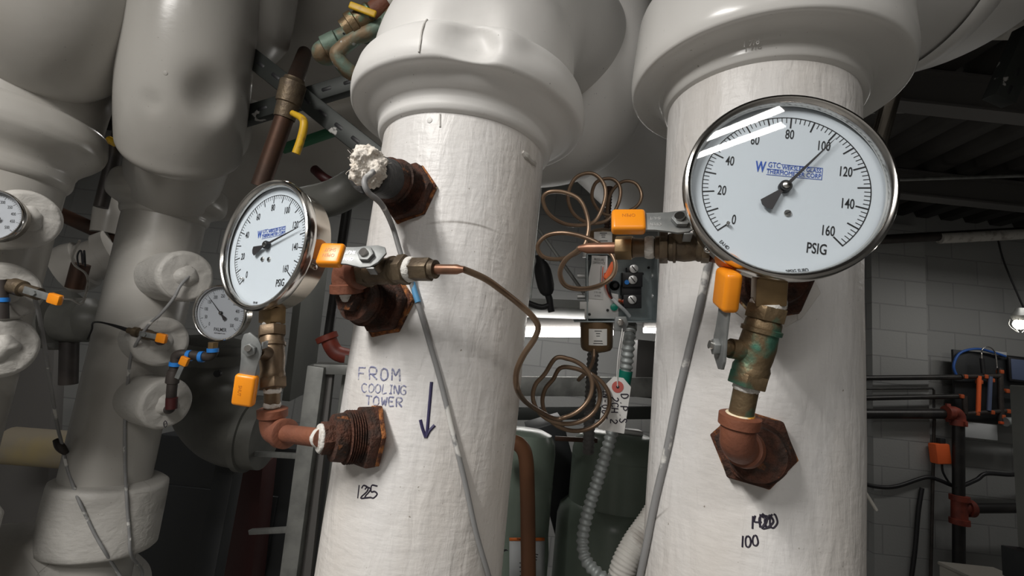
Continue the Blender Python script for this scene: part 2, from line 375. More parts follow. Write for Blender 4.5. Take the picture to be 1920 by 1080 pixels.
# elbow above the collar, turning back
c = V((PC.x, PC.y, 0))
ep = spl([c+Z*(z4-.03), c+Z*(z4+.03), c+Z*(z4+.10)+V((.01, .03, 0)), c+Z*(z4+.19)+V((.05, .09, 0)), c+Z*(z4+.24)+V((.13, .20, 0)), c+Z*(z4+.25)+V((.22, .38, 0)), c+Z*(z4+.25)+V((.5, .85, 0))], 12)
MB().tube(ep, lambda t: .146+.006*math.sin(t*9), 96).dents([(on(880, 30, PC, .03), .04, V((.004, .014, 0)))]).wob(.0012, 11, 5).build('elbow_cover', 'cover_paint', rootC, 60)
fc = [o for o in rootC.children if o.name.startswith('fitting_cover')]
MB().tube(spl([hit(fc, *q, .0004, on(q[0], q[1], PC, .055)) for q in ((801, 38), (795, 48), (791, 62), (789, 78), (786, 98))], 4), .0016, 6).build('cover_seam', 'mastic_paint', rootC)
# seam flap and rivet bump on the collar
o = MB().tube([on(825, 214+i*3, PC, .001) for i in range(9)], .0012, 6).build('cover_seam', 'mastic_paint', rootC)
MB().lathe([(0, .004), (.0012, .0036), (.0018, .002)], frame(on(806, 226, PC), nrm(on(806, 226, PC), PC)), 16).build('cover_tack', 'cover_paint', rootC)
MB().tube(spl([on(980, 285, PC, .001), on(992, 298, PC, .002), on(1003, 307, PC, .001)], 4), lambda t: .0035-.001*math.cos(t*12), 8).build('paint_blob', 'mastic_paint', rootC)

rootD, pr, X, zz = big_pipe('riser_pipe', 'white painted riser pipe behind the largest gauge, marked 100', PD, 0, 1437, (115, 99, 69, 53, 33, 22, -60), .115)
zD4 = zz[6]
MB().lathe(dense(pr, .006), X, 160, False).wob(.0009, 12, 9).build('fitting_cover', 'gloss_paint', rootD, 60)
c = V((PD.x, PD.y, 0)); e1 = P(1640, -70, .80); e2 = P(1760, -90, .86); e3 = P(1900, -190, .93); e4 = P(2150, -330, 1.0)
ep = spl([c+Z*(zD4-.05), c+Z*(zD4+.04), c+Z*(zD4+.10)+V((.03, .03, 0)), e1, e2, e3, e4], 12)
MB().tube(ep, lambda t: .150+.035*max(0, min(1, (t-.3)/.2)), 96).wob(.0018, 9, 2).build('elbow_cover', 'cover_paint', rootD, 60)
MB().tube([e1.lerp(e2, t) for t in (-.16, -.12, 0, .10, .15)], lambda t: .186 if t in (0, 1) else .193, 96, False).build('joint_band', 'cover_paint', rootD, 60)
mb = MB(); k = frame(on(1408, 80, PD, .018), nrm(on(1408, 80, PD), PD)+V((0, 0, -.1)), V((.88, -.47, 0))); mb.text('1 7/8', .010, k @ T(0, 0, -.0012), .9, .0006); mb.build('pressed_mark', 'cover_paint', rootD)

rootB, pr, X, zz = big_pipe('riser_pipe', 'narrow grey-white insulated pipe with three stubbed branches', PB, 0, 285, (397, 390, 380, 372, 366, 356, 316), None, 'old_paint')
zb = zz[3:]
MB().lathe(dense(pr, .006), X, 96, False).wob(.0008, 12, 1).build('fitting_cover', 'old_paint', rootB, 60)
c = V((PB.x, PB.y, 0)); n0 = V((.6, -.8, 0))
q = [c+Z*(zb[3]-.03), P(330, 250, 1.27), P(345, 170, 1.13), P(362, 60, 1.10), P(385, -80, 1.10), P(410, -220, 1.12)]
# fat elbow bulging towards the viewer, rounded at its lower end
path = spl([P(342, 300, 1.18), P(342, 265, 1.15), P(347, 190, 1.10), P(356, 95, 1.08), P(368, -20, 1.08), P(388, -220, 1.10)], 14)
def cap_(R, k): return lambda t: R*math.sqrt(max(.03, 1-(1-min(1, t/k))**2))
eb = MB().tube(path, cap_(.128, .17), 96).dents([(P(408, 180, 1.0), .062, V((-.024, .036, 0))), (P(285, 190, .985), .020, V((.003, .007, 0)))]).wob(.0010, 8, 4).build('elbow_cover', 'old_paint', rootB, 60)
MB().tube(spl([P(352, 310, 1.24), P(352, 262, 1.21), P(357, 190, 1.17), P(364, 150, 1.16)], 8), cap_(.137, .5), 96).build('elbow_lip', 'old_paint', rootB, 60)
MB().cyl(c+Z*(zb[3]-.02), P(345, 260, 1.22), .115, 48).build('elbow_neck', 'old_paint', rootB)
MB().tube(spl([P(430, 110, 1.22), P(450, 30, 1.2), P(465, -60, 1.2), P(480, -200, 1.2)], 8), lambda t: .06+.06*min(1, t*4)**.5, 48).build('branch_cover', 'old_paint', rootB, 60)
MB().lathe([(0, .0045), (.0012, .004), (.0018, .0015)], frame(hit([eb], 310, 137, -.0005), hit([eb], 310, 137, .01)-hit([eb], 310, 137)), 14).build('cover_tack', 'old_paint', rootB)
# thick sleeve near the bottom
zs1, zs0 = zhit(200, 912, PB, .10), zhit(200, 1050, PB, .128)
slv = MB().lathe(dense([(zs0, .09), (zs0, .1225), (zs0+.006, .128), (zs1-.02, .129), (zs1-.008, .127), (zs1-.004, .121), (zs1, .07)], .01), T(PB.x+.018, PB.y-.004, 0), 96, False).wob(.003, 14, 8).build('insulation_sleeve', 'mastic_paint', rootB, 50)

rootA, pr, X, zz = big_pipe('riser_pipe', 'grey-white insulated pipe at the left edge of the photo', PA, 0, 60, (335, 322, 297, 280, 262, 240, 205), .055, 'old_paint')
za = zz[3:]
MB().lathe(dense(pr, .008), X, 96, False).wob(.0008, 12, 6).build('fitting_cover', 'old_paint', rootA, 60)
c = V((PA.x, PA.y, 0))
MB().lathe([(za[3]-.01, .158), (za[3]+.06, .160), (za[3]+.22, .172), (za[3]+.45, .175)], X, 64).build('elbow_neck', 'old_paint', rootA)
path = spl([P(86, 92, 1.05), P(86, 60, 1.0), P(88, 0, .96), P(92, -60, .95), P(98, -150, .95), P(108, -350, .95)], 12)
MB().tube(path, cap_(.150, .2), 96).wob(.001, 8, 7).build('elbow_cover', 'old_paint', rootA, 60)
zs1, zs0 = zhit(0, 945, PA, .12), 1.2
MB().lathe(dense([(zs0, .1), (zs0, .15), (zs0+.01, .152), (zs1-.02, .152), (zs1-.006, .142), (zs1, .118)], .01), X, 96, False).wob(.002, 14, 8).build('insulation_sleeve', 'mastic_paint', rootA, 50)
# horizontal insulated header low at the left
mb = MB(); mb.tube(spl([P(-200, 1110, 1.16), P(20, 1085, 1.18), P(120, 1090, 1.24), P(190, 1130, 1.34)], 8), .125, 48).wob(.004, 12, 3)
tag(mb.build('header_pipe', 'mastic_paint'), 'rough white insulated header pipe crossing the lower left corner', 'pipe')

# stubs on pipes A and B
def stub(root, pipe, fx, fy, d, r, name='branch_stub'):
    f = P(fx, fy, d); a = V((pipe.x, pipe.y, f.z-.0)); n = (f-a).normalized()
    L = (f-a).length; s = MB().lathe(dense([(0, r*1.02), (.06, r), (L-.006, r*1.0), (L-.001, r*.96), (L+.001, r*.9)], .012), frame(a, n), 64).wob(.0018, 24, fx)
    s.build(name, 'mastic_paint', root, 55)
    m = MB().lathe([(0, r*.45), (.006, r*.4), (.012, r*.22), (.018, r*.08)], frame(f, n), 24).wob(.006, 60, fx); m.build('mastic_patch', 'mastic_paint', root, 80)
    m = MB().lathe(dense([(0, r*.93), (.003, r*.90), (.0045, r*.5), (.005, r*.05)], .004), frame(f, n), 48).wob(.0022, 50, fx+3); m.build('stub_face', 'mastic_paint', root, 80)
    return f, n
sb1 = stub(rootB, PB, 350, 518, 1.22, .065); sb2 = stub(rootB, PB, 303, 640, 1.21, .062); sb3 = stub(rootB, PB, 313, 757, 1.22, .064)
sa1 = stub(rootA, PA, 50, 410, .86, .052); sa2 = stub(rootA, PA, 8, 548, .84, .052); sa3 = stub(rootA, PA, 2, 652, .84, .054)

# ---------------------------------------------------------------- handwriting
GL = {'F': [[(0, 0), (0, 6)], [(0, 6), (3.6, 6)], [(0, 3.2), (2.8, 3.2)]], 'R': [[(0, 0), (0, 6), (2.6, 6), (3.4, 4.8), (2.6, 3.2), (0, 3)], [(1.2, 3), (3.8, 0)]], 'O': [[(1.8, 6), (.2, 4.6), (.2, 1.4), (1.8, 0), (3.4, 1.4), (3.4, 4.6), (1.8, 6)]],
 'M': [[(0, 0), (.4, 6), (2, 2.4), (3.6, 6), (4, 0)]], 'C': [[(3.4, 5), (2, 6), (.4, 4.6), (.3, 1.4), (1.8, 0), (3.4, 1)]], 'L': [[(.2, 6), (0, 0), (3, 0)]], 'I': [[(1, 6), (1, 0)], [(.2, 6), (1.8, 6)], [(.2, 0), (1.8, 0)]], 'N': [[(0, 0), (.2, 6), (3.2, 0), (3.4, 6)]],
 'G': [[(3.4, 5), (1.8, 6), (.2, 4.4), (.2, 1.4), (1.8, 0), (3.4, .8), (3.4, 2.8), (2, 2.8)]], 'T': [[(0, 6), (4, 6)], [(2, 6), (2, 0)]], 'W': [[(0, 6), (.9, 0), (2, 4), (3.1, 0), (4, 6)]], 'E': [[(3.2, 6), (0, 6), (0, 0), (3.4, 0)], [(0, 3.1), (2.6, 3.1)]],
 '1': [[(1.6, 6), (1, 0)]], '2': [[(.2, 4.6), (1.4, 6), (3, 5), (2.6, 3.2), (.1, 0), (3.4, .2)]], '5': [[(3.2, 6), (.8, 6), (.5, 3.4), (2.4, 3.6), (3.2, 2), (2, .2), (.2, .5)]], '4': [[(.6, 6), (.2, 2.8), (3.2, 2.8)], [(2.6, 6), (2.2, 0)]],
 '0': [[(1.6, 6), (.3, 4), (.6, .8), (1.8, 0), (3.2, 2), (2.8, 5), (1.6, 6)]], '9': [[(3, 5), (1.8, 6), (.4, 4.8), (1.2, 3.2), (3, 4), (3, 5), (2.6, 0)]], 'D': [[(.2, 0), (.2, 6), (2.4, 5.4), (3.6, 3), (2.4, .6), (.2, 0)]], 'P': [[(.3, 0), (.3, 6), (2.8, 5.8), (3.2, 4.2), (2.4, 3), (.3, 2.8)]], 'S': [[(3.2, 5.2), (1.8, 6), (.4, 4.8), (1.8, 3.2), (3.2, 1.6), (1.8, 0), (.2, .8)]],
 'H': [[(0, 6), (0, 0)], [(3.2, 6), (3.2, 0)], [(0, 3), (3.2, 3)]], 'U': [[(0, 6), (.2, 1), (1.6, 0), (3, 1), (3.2, 6)]], '-': [[(.4, 3), (2.6, 3)]], '.': [[(1, .3), (1.3, 0)]], '&': [[(3.4, 0), (.8, 4.4), (1.6, 6), (2.6, 4.8), (.4, 1.6), (1.4, 0), (3.2, 2.2)]], ' ': []}
def write(mb, s, ptf, x, y, h, r, adv=5.0, jit=.25):
    """ptf maps 2-D writing coordinates to the surface; x, y = left end of the baseline"""
    k = h/6
    for ch in s:
        for st in GL[ch]:
            pts = [ptf(x+(a+random.uniform(-jit, jit))*k, y-(b+random.uniform(-jit, jit))*k) for a, b in st]
            mb.tube(spl(pts, 4), r, 6)
        x += (adv if ch not in '1I.' else adv*.62)*k
def rot(f, cx, cy, a):
    ca, sa = math.cos(R_(a)), math.sin(R_(a)); return lambda x, y: f(cx+(x-cx)*ca-(y-cy)*sa, cy+(x-cx)*sa+(y-cy)*ca)
pC_ = [o for o in rootC.children if o.name.split('.')[0] == 'pipe']; pD_ = [o for o in rootD.children if o.name.split('.')[0] == 'pipe']
fC = lambda x, y: hit(pC_, x, y, -.0004, on(x, y, PC, -.0004)); fD = lambda x, y: hit(pD_, x, y, -.0004, on(x, y, PD, -.0004))
mb = MB(); write(mb, 'FROM', rot(fC, 672, 700, 2), 673, 711, 22, .0013, 5.6); write(mb, 'COOLING', rot(fC, 678, 735, 3), 678, 735, 16, .0011, 4.9); write(mb, 'TOWER', rot(fC, 686, 757, 4), 686, 758, 16, .0012, 5.4)
lab(mb.build('handwritten_note', 'ink_faded', rootC), 'faded blue handwritten FROM COOLING TOWER')
mb = MB()
for st in ([(809, 716), (806, 750), (800, 818)], [(788, 787), (792, 803), (798, 820)], [(799, 820), (805, 808), (815, 797)]): mb.tube(spl([fC(*p) for p in st], 5), .0021, 6)
mb.build('drawn_arrow', 'ink', rootC)
mb = MB(); write(mb, '125', rot(fC, 668, 935, 2), 666, 934, 24, .0011, 4.2); write(mb, '2', fC, 684, 933, 20, .0011)
mb.build('handwritten_number', 'ink_black', rootC)
mb = MB(); write(mb, '1420', rot(fD, 1408, 993, -4), 1408, 992, 25, .0012, 3.3, .5); write(mb, '00', rot(fD, 1424, 993, -4), 1424, 990, 24, .0013, 3.2, .7)
mb.build('scribbled_number', 'ink_black', rootD)
mb = MB(); write(mb, '100', rot(fD, 1389, 1026, -6), 1389, 1027, 21, .0011, 4.0); mb.build('handwritten_number', 'ink_black', rootD)
mb = MB(); fS = lambda x, y: P(x, y, 1.208); write(mb, '90', fS, 297, 801, 12, .0009, 4.8, .1); mb.build('handwritten_number', 'ink_black', rootB)

# ---------------------------------------------------------------- gauges
def isect(px, py, o, n):
    r = ray(px, py); return CAM+r*((o-CAM).dot(n)/r.dot(n))
def gauge(label, o, n, uppx, R, depth, spec, plug=None, case='steel_case', group='round pressure gauges'):
    """o: centre of the bezel rim plane, n: facing direction"""
    n = V(n).normalized(); up = (isect(*uppx, o, n)-o).normalized()
    X = axes(o, up.cross(n), up)     # local x right, y up, z towards the viewer
    root = thing('pressure_gauge', label, 'gauge', o-n*depth, group)
    k = R
    MB().lathe(dense([(-depth, k*.55), (-depth, k*.86), (-depth+.004, k*.92), (-depth+.02, k*.93), (-.014, k*.94), (-.013, k*.94)], .02), X, 96).build('case', case, root)
    MB().lathe([(-.014, k*.93), (-.014, k*.985), (-.011, k*1.0), (-.004, k*1.0), (-.001, k*.985), (0, k*.96), (-.001, k*.935), (-.004, k*.915), (-.008, k*.905)], X, 96, False).build('bezel', 'steel', root)
    d = MB().lathe([(-.013, k*.93), (-.0115, k*.93)], X, 96).build('dial', spec['dial'], root)
    ink = MB(); D = X @ T(0, 0, -.0114)
    f = lambda a, r: (r*k*math.sin(R_(a)), r*k*math.cos(R_(a)))
    n_, mx, sw = spec['div'], spec['max'], spec['sweep']
    def seg(a, r0, r1, wd):
        x0, y0 = f(a, r0); x1, y1 = f(a, r1); px, py = (y1-y0), -(x1-x0); l = math.hypot(px, py); px *= wd/2/l; py *= wd/2/l
        ink.prism([(x0-px, y0-py), (x0+px, y0+py), (x1+px, y1+py), (x1-px, y1-py)], .00015, D)
    ro = spec['ro']
    for i in range(n_+1):
        a = -sw/2+sw*i/n_
        if i % spec['maj'] == 0: seg(a, ro-.125, ro, k*.015)
        else: seg(a, ro-.065, ro, k*.0075)
    A = [f(-sw/2+sw*i/120, ro) for i in range(121)]; B = [f(-sw/2+sw*i/120, ro-.010) for i in range(121)]
    for i in range(120): ink.prism([A[i], A[i+1], B[i+1], B[i]], .00012, D)
    for v in spec['nums']:
        a = -sw/2+sw*v/mx; x, y = f(a, spec['rn']); ink.text(str(v), k*spec['fs'], D @ T(x, y, .0001), .58, bold=k*.0014)
    for s, x, y, z, sx, ra in spec['txt']: ink.text(s, k*z, D @ T(x*k, y*k, .0001) @ Matrix.Rotation(R_(ra), 4, 'Z'), sx, bold=k*z*.012)
    ink.build('dial_markings', 'dial_black', d)
    if spec.get('logo'):
        lg = MB(); G = D @ T(.03*k, .205*k, .0002)
        lg.text('W', k*.165, G @ T(-.275*k, .0, 0), .56, bold=.0003); lg.text('GTC', k*.085, G @ T(-.145*k, .035*k, 0), .7)
        lg.text('WEKSLER GLASS', k*.068, G @ T(.115*k, .019*k, 0), .74); lg.text('THERMOMETER CORP.', k*.068, G @ T(.05*k, -.041*k, 0), .76)
        for x0, y0, x1, y1 in ((-.08, .052, .31, .052), (.31, .052, .31, -.075), (.31, -.075, -.21, -.075), (-.21, -.01, -.06, -.01)):
            lg.box(abs(x1-x0)*k+.0004, abs(y1-y0)*k+.0004, .0001, G @ T((x0+x1)/2*k, (y0+y1)/2*k, 0))
        lg.build('maker_logo', 'dial_blue', d)
    an = R_(spec['needle']); N = D @ T(0, 0, .004) @ Matrix.Rotation(-an, 4, 'Z')
    l = spec.get('nl', .73); nd = MB().prism([(-.018*k, 0), (-.006*k, l*.85*k), (0, l*k), (.006*k, l*.85*k), (.018*k, 0), (.022*k, -.08*k), (.075*k, -.27*k), (.03*k, -.30*k), (-.03*k, -.30*k), (-.075*k, -.27*k), (-.022*k, -.08*k)], .0006, N)
    nd = nd.build('needle', 'needle', root)
    MB().lathe([(-.003, k*.062), (.0012, k*.062), (.002, k*.055)], N, 24).build('needle_hub', 'dial_black', nd)
    MB().lathe([(.002, k*.04), (.0032, k*.036), (.0036, k*.01)], N, 20).build('hub_cap', 'steel', nd)
    for x, y in spec['screws']:
        sc_ = MB().lathe([(0, k*.036), (.001, k*.036), (.0016, k*.028)], D @ T(x*k, y*k, 0), 18).build('dial_screw', 'steel', root)
        MB().box(k*.05, k*.009, .0004, D @ T(x*k, y*k, .0017) @ Matrix.Rotation(.6, 4, 'Z')).build('slot', 'dial_black', sc_)
    if spec.get('pin'): x, y = f(-sw/2, .68); MB().lathe([(0, k*.018), (.004, k*.018), (.0045, k*.01)], D @ T(x, y, 0), 12).build('stop_pin', 'steel', root)
    MB().lathe([(-.0056, k*.915), (-.0040, k*.915)], X, 96).build('glass', 'glass', root)
    if plug:
        pa = R_(plug); pd = X.to_3x3() @ V((math.sin(pa), math.cos(pa), 0)); pc = o-n*(depth*.52)+pd*k*.92
        MB().lathe(dense([(-.003, .0125), (.003, .0125), (.0055, .010), (.0065, .004)], .003), frame(pc, pd, n), 28).build('relief_plug', 'orange_plug', root)
        sp_ = pc+(X.to_3x3() @ V((math.cos(pa), -math.sin(pa), 0)))*.021
        MB().lathe([(0, .0032), (.002, .003), (.003, .0015)], frame(sp_, pd), 14).build('case_screw', 'steel', root)
    return root, X, up
PS = dict(dial='dial_white', div=80, max=160, sweep=266, maj=5, ro=.80, rn=.60, fs=.150, nums=[0, 20, 40, 60, 80, 100, 120, 140, 160], logo=True, pin=True, screws=[(.06, -.27)],
          txt=[('PSIG', .355, -.61, .155, .62, 0), ('EA14D', -.50, -.69, .05, .8, -38), ('2PSIG SUBD', .20, -.86, .05, .8, 14)])
def azel(a, e): a = R_(a); e = R_(e); return V((math.sin(a)*math.cos(e), -math.cos(a)*math.cos(e), math.sin(e)))
RG = .0825
oD = P(1479, 342, .397); nD = azel(-12, 2)
gD, XD, upD = gauge('largest round pressure gauge, in front of the right-hand white pipe, needle near 100', oD, nD, (1494, 202), RG, .042, {**PS, 'needle': 36.0}, plug=-154)
oL = P(488, 456, .585); nL = azel(-28.6, 0)
gL, XL, upL = gauge('pressure gauge seen at an angle left of the middle pipe, needle past 120', oL, nL, (498, 374), RG, .044, {**PS, 'needle': 76, 'screws': [(.05, -.22), (-.10, -.20)], 'txt': [('PSIG', .355, -.61, .155, .62, 0), ('EA14D', -.15, -.86, .045, .8, -8)]}, plug=99)
PAL = dict(dial='dial_grey', div=50, max=500, sweep=270, maj=5, ro=.84, rn=.60, fs=.17, nums=[0, 50, 100, 150, 200, 250, 300, 350, 400, 450, 500], pin=False, screws=[(.10, -.18)], txt=[('PALMER', 0, -.60, .18, .75, 0), ('INSTRUMENTS, INC.', 0, -.73, .06, .8, 0)])
gP, XP, upP = gauge('small grey-faced pressure gauge reading about 170, on blue-taped fittings', P(409.5, 587, 1.19), azel(-5, -8), (413, 545), .0705, .04, {**PAL, 'needle': -42, 'nl': .8})
gE, XE, upE = gauge('pressure gauge cut off by the left edge of the photo', P(-22, 402, .80), azel(20, 0), (-20, 360), .045, .035, {**PAL, 'needle': -60, 'txt': []})

# ---------------------------------------------------------------- fittings
def bushing(label, Q, n, group='rusty hex bushings on the pipes', r=.036, L=.045, r2=.024, thread=True, spin=.2):
    root = thing('hex_bushing', label, 'pipe fitting', Q, group)
    X = frame(Q, n) @ Matrix.Rotation(spin, 4, 'Z')
    MB().hexa(r*1.12, .006, X @ T(0, 0, -.004), .001, 6, .003).wob(.0015, 90, r).build('rust_stain', 'rust_edge', root, 60)
    MB().hexa(r*1.05, .014, X @ T(0, 0, -.001), .002, 6, .0015).wob(.001, 90, 2).build('hex_base', 'rust', root, 40)
    pr = [(.012, r2*1.25)]
    z = .014
    while z < L*.72: pr += [(z, r2*1.24), (z+.0012, r2*1.03)]; z += .0027
    pr += [(L*.75, r2*1.12), (L, r2*1.06), (L+.001, r2*.9)]
    MB().lathe(pr, X, 40).wob(.0006, 120, 4).build('threaded_barrel', 'rust', root, 50)
    return root, X
def ring(mb, c, ax, r, wd): return mb.lathe([(-wd/2, r*.96), (-wd*.3, r*1.06), (wd*.2, r*1.03), (wd/2, r*.95)], frame(c, ax), 24)
def elbow(label, c, d1, d2, r, L, mat, name='pipe_elbow', group='pipe elbows'):
    d1 = V(d1).normalized(); d2 = V(d2).normalized(); root = thing(name, label, 'pipe fitting', c, group)
    MB().tube(spl([c+d1*L, c+d1*L*.8, c+d1*L*.45, c+(d1+d2)*L*.12, c+d2*L*.45, c+d2*L*.8, c+d2*L], 6), r, 28).wob(.0004, 120).build('body', mat, root, 50)
    for d in (d1, d2): MB().lathe([(-.0055, r*1.0), (-.0045, r*1.17), (.0045, r*1.19), (.0055, r*1.05)], frame(c+d*(L-.003), d), 32).wob(.0003, 120).build('band', mat, root, 40)
    return root
def nipple(label, a, b, r, mat, tape=(), name='pipe_nipple', group='short pipe nipples'):
    o = MB().cyl(a, b, r, 24).build(name, mat, None, loc=a); tag(o, label, 'pipe', group); a = V(a); b = V(b)
    for t in tape:
        m = MB(); ring(m, a.lerp(b, t), b-a, r*1.02, .0065); m.wob(.0008, 200, t).build('thread_tape', 'teflon', o, 70)
    return o
def valve(label, a, b, pivot, tip, R=.015, mat='bronze_old', lever_w=.017, grip=('orange_grip', .034, .026, .011), bend=0, text=None, group='small brass ball valves', nut_r=.0075, gp=None, stem=None):
    """a,b: ends of the body; pivot: nut on the lever; tip: centre of the grip"""
    a = V(a); b = V(b); L = (b-a).length; ax = (b-a)/L; mid = (a+b)/2
    root = thing('ball_valve', label, 'valve', mid, group); X = frame(a, ax)
    MB().lathe([(L*.10, R*.8), (L*.14, R*.96), (L*.22, R*.98), (L*.27, R*.90), (L*.36, R*.95), (L*.50, R*.98), (L*.66, R*.92), (L*.67, R*1.05), (L*.72, R*1.06), (L*.73, R*.95), (L*.80, R*.93), (L*.84, R*.85)], X, 36).build('body', mat, root, 35)
    MB().hexa(R*1.10, L*.16, X @ T(0, 0, 0), .0008, 6).build('hex_end', mat, root, 25)
    MB().hexa(R*1.12, L*.17, X @ T(0, 0, L*.83), .0008, 6).build('hex_end', mat, root, 25)
    st = V(stem).normalized() if stem else (pivot-mid)-ax*(pivot-mid).dot(ax); st.normalize()
    foot = mid+ax*(pivot-mid).dot(ax)*.8
    MB().cyl(foot, pivot, .0062, 18).build('stem', mat, root)
    MB().cyl(foot+(pivot-foot)*.25, foot+(pivot-foot)*.72, .0088, 20).build('stem_boss', mat, root)
    arm = V(tip)-V(pivot); arm -= st*arm.dot(st)*(0 if bend else 1); Ln = arm.length
    Y = axes(pivot, arm, st.cross(arm)); 
    if (Y.to_3x3() @ V((0, 0, 1))).dot(st) < 0: Y = axes(pivot, arm, -st.cross(arm))
    wv = lever_w/2
    pts = [(-.019, -wv*.35), (-.016, -wv*.95), (-.008, -wv*1.12), (.003, -wv*1.02), (.012, -wv*.90), (Ln*.5, -wv*.86), (Ln+.006, -wv*.84), (Ln+.006, wv*.84), (Ln*.5, wv*.86), (.012, wv*1.0), (.004, wv*1.15), (-.006, wv*1.05), (-.013, wv*.6)]
    lv = MB().prism(pts, .0026, Y @ T(0, 0, -.0013), .0005); lv = lv.build('lever', 'zinc', root, 30)
    # stop tab turned down towards the body
    MB().box(.008, .0022, .012, Y @ T(-.006, wv*1.1, -.006), .0005).build('stop_tab', 'zinc', lv)
    g, gl, gw, gt = grip
    gb = MB().box(gl, gw, gt, Y @ T(Ln, 0, 0), min(gt, gw)*.3, 3).build('grip', g, lv, 60)
    if gp:
        m = MB()
        for i, s in enumerate(gp): m.text(s, .0055, Y @ T(Ln, (.003-.0065*i), gt/2+.00005), .9, .00008)
        pm('grip_ink', (.45, .13, .01), .5) if 'grip_ink' not in M else None
        m.build('grip_lettering', 'grip_ink', lv)
    nt = MB().hexa(nut_r, .005, Y @ T(0, 0, .0013), .0006).build('nut', 'zinc', root, 25)
    MB().cyl(pivot+st*.005, pivot+st*.0095, nut_r*.5, 16).build('stem_end', 'steel', nt)
    if text:
        m = MB()
        for i, s in enumerate(text): m.text(s, .0052, Y @ T(Ln*.48, .0042-.0078*i, .0014), .8, .0003)
        m.build('lever_lettering', 'alu', lv)
    return root
def hexstem(label, a, b, r, mat='brass_bright', n=4):
    o = MB().hexa(r, (V(b)-V(a)).length, frame(a, V(b)-V(a)) @ Matrix.Rotation(.3, 4, 'Z'), .0012, n).build('hex_stem', mat, None, 25, loc=a); return o
def stem_of(gauge_root, X, R, a, b, r=.0085, mat='brass_bright'):
    MB().hexa(r*1.35, (V(b)-V(a)).length, axes(a, X.to_3x3() @ V((1, 0, 0)), X.to_3x3() @ V((0, 0, -1))) @ Matrix.Rotation(math.pi/4, 4, 'Z') if False else frame(a, V(b)-V(a), X.to_3x3() @ V((1, 0, 0))) @ Matrix.Rotation(math.pi/4, 4, 'Z'), .0012, 4).build('square_stem', mat, gauge_root, 25)

nT = azel(-30, 0)
# --- middle pipe, lower tap: bushing, nipple, red elbow, nipple, valve, gauge
Q1 = on(697, 817, PC); n1 = nrm(Q1, PC)
E1 = P(511, 810, .575); n1 = ((E1-Q1).normalized()*.85+n1*1.15).normalized()
b1, X1 = bushing('rusty hex bushing under the FROM COOLING TOWER writing', Q1, n1)
dn = (Q1+n1*.058-E1).normalized()
m = MB().hexa(.0185, .012, frame(Q1+n1*.045, n1), .001).build('reducer', 'rust', b1, 30)
for t in (.046, .058): mm = MB(); ring(mm, Q1+n1*t, n1, .0150, .004); mm.wob(.0012, 160, t).build('thread_tape', 'teflon', b1, 70)
nipple('red-brown pipe nipple between the lowest left bushing and the red elbow', Q1+n1*.056, E1+dn*.02, .0102, 'red_iron', (.06,))
S1 = oL-nL*.026-upL*(RG*.93); S1b = P(509, 607, proj(S1)[2]+.004)
up1 = (P(511, 757, proj(E1)[2])-E1).normalized()
elbow('red iron elbow under the angled gauge', E1, up1, dn, .0145, .026, 'red_iron')
a0 = P(510, 768, proj(E1)[2]); a1 = P(511, 728, proj(E1)[2]-.002); a2 = P(510, 612, proj(S1)[2]+.004)
nipple('short brass nipple with white tape above the red elbow', a0, a1+(a2-a1)*.06, .0092, 'brass', (.2, .78))
stem_of(gL, XL, RG, a2+(a2-a1).normalized()*.004, S1+upL*.004, .0115)
mm = MB(); ring(mm, a2+(a2-a1).normalized()*.003, a2-a1, .011, .007); mm.wob(.0008, 180).build('thread_tape', 'teflon', gL, 70)
valve('brass ball valve under the angled gauge, orange handle hanging down', a1, a2, P(471, 655, proj(E1)[2]-.03), P(460, 731, proj(E1)[2]-.028), .0148, 'brass', .021, ('orange_grip', .036, .024, .012), gp=('', 'SHUT'), stem=(.05, -.98, .1), bend=1)

# --- middle pipe, second tap: elbow, sideways valve, capillary to the switch
Q2 = on(722, 572, PC); n2 = nrm(Q2, PC)
b2, X2 = bushing('rusty hex bushing behind the sideways ball valve', Q2, n2, L=.05)
E2 = along(Q2, n2, 640); E2 = E2+Z*.029
MB().hexa(.0175, .013, frame(Q2+n2*.05, n2), .001).build('reducer', 'rust', b2, 30)
d2 = (Q2+n2*.06-E2).normalized()
nipple('dark nipple with torn white tape leaving the middle bushing', Q2+n2*.055, E2+d2*.02, .0098, 'dark_pipe', (.2, .6))
dE2 = proj(E2)[2]
v0 = P(662, 511, dE2-.004); v1 = P(682, 512, dE2-.012); v2 = P(764, 505, dE2-.040)
elbow('red iron elbow behind the sideways ball valve', E2, d2, v1-E2, .0155, .024, 'red_iron')
nipple('brass nipple between the red elbow and the sideways valve', E2+(v1-E2).normalized()*.018, v1+(v2-v1)*.1, .0088, 'brass', (.3, .85))
valve('ball valve lying sideways on the middle pipe, orange handle to the left', v1, v2, P(689, 481, dE2-.052), P(622, 479, dE2-.047), .0145, 'bronze_old', .0235, ('orange_grip', .0255, .025, .011), text=('OPEN', 'SHUT'), gp=('OPEN', 'SHUT'), stem=(-.30, -.90, .32), nut_r=.0085, bend=1)
v3 = P(812, 505, proj(v2)[2]-.012)
ad = thing('tube_adapter', 'brown hex adapter joining the sideways valve to the thin tube', 'pipe fitting', v2)
dv = (v3-v2).normalized()
MB().hexa(.0125, .022, frame(v2+dv*.006, dv), .0008).build('hex_nut', 'bronze_old', ad, 25)
MB().cyl(v2+dv*.02, v2+dv*.034, .0095, 20).build('collar', 'bronze_old', ad)
mm = MB(); ring(mm, v2+dv*.004, dv, .0125, .008); mm.wob(.0008, 170).build('thread_tape', 'teflon', ad, 70)
MB().lathe([(0, .0052), (.026, .005), (.030, .0038), (.034, .0028)], frame(v2+dv*.032, dv), 18).build('tube_sleeve', 'copper_pink', ad)
c0 = v2+dv*.062
dC = proj(c0)[2]
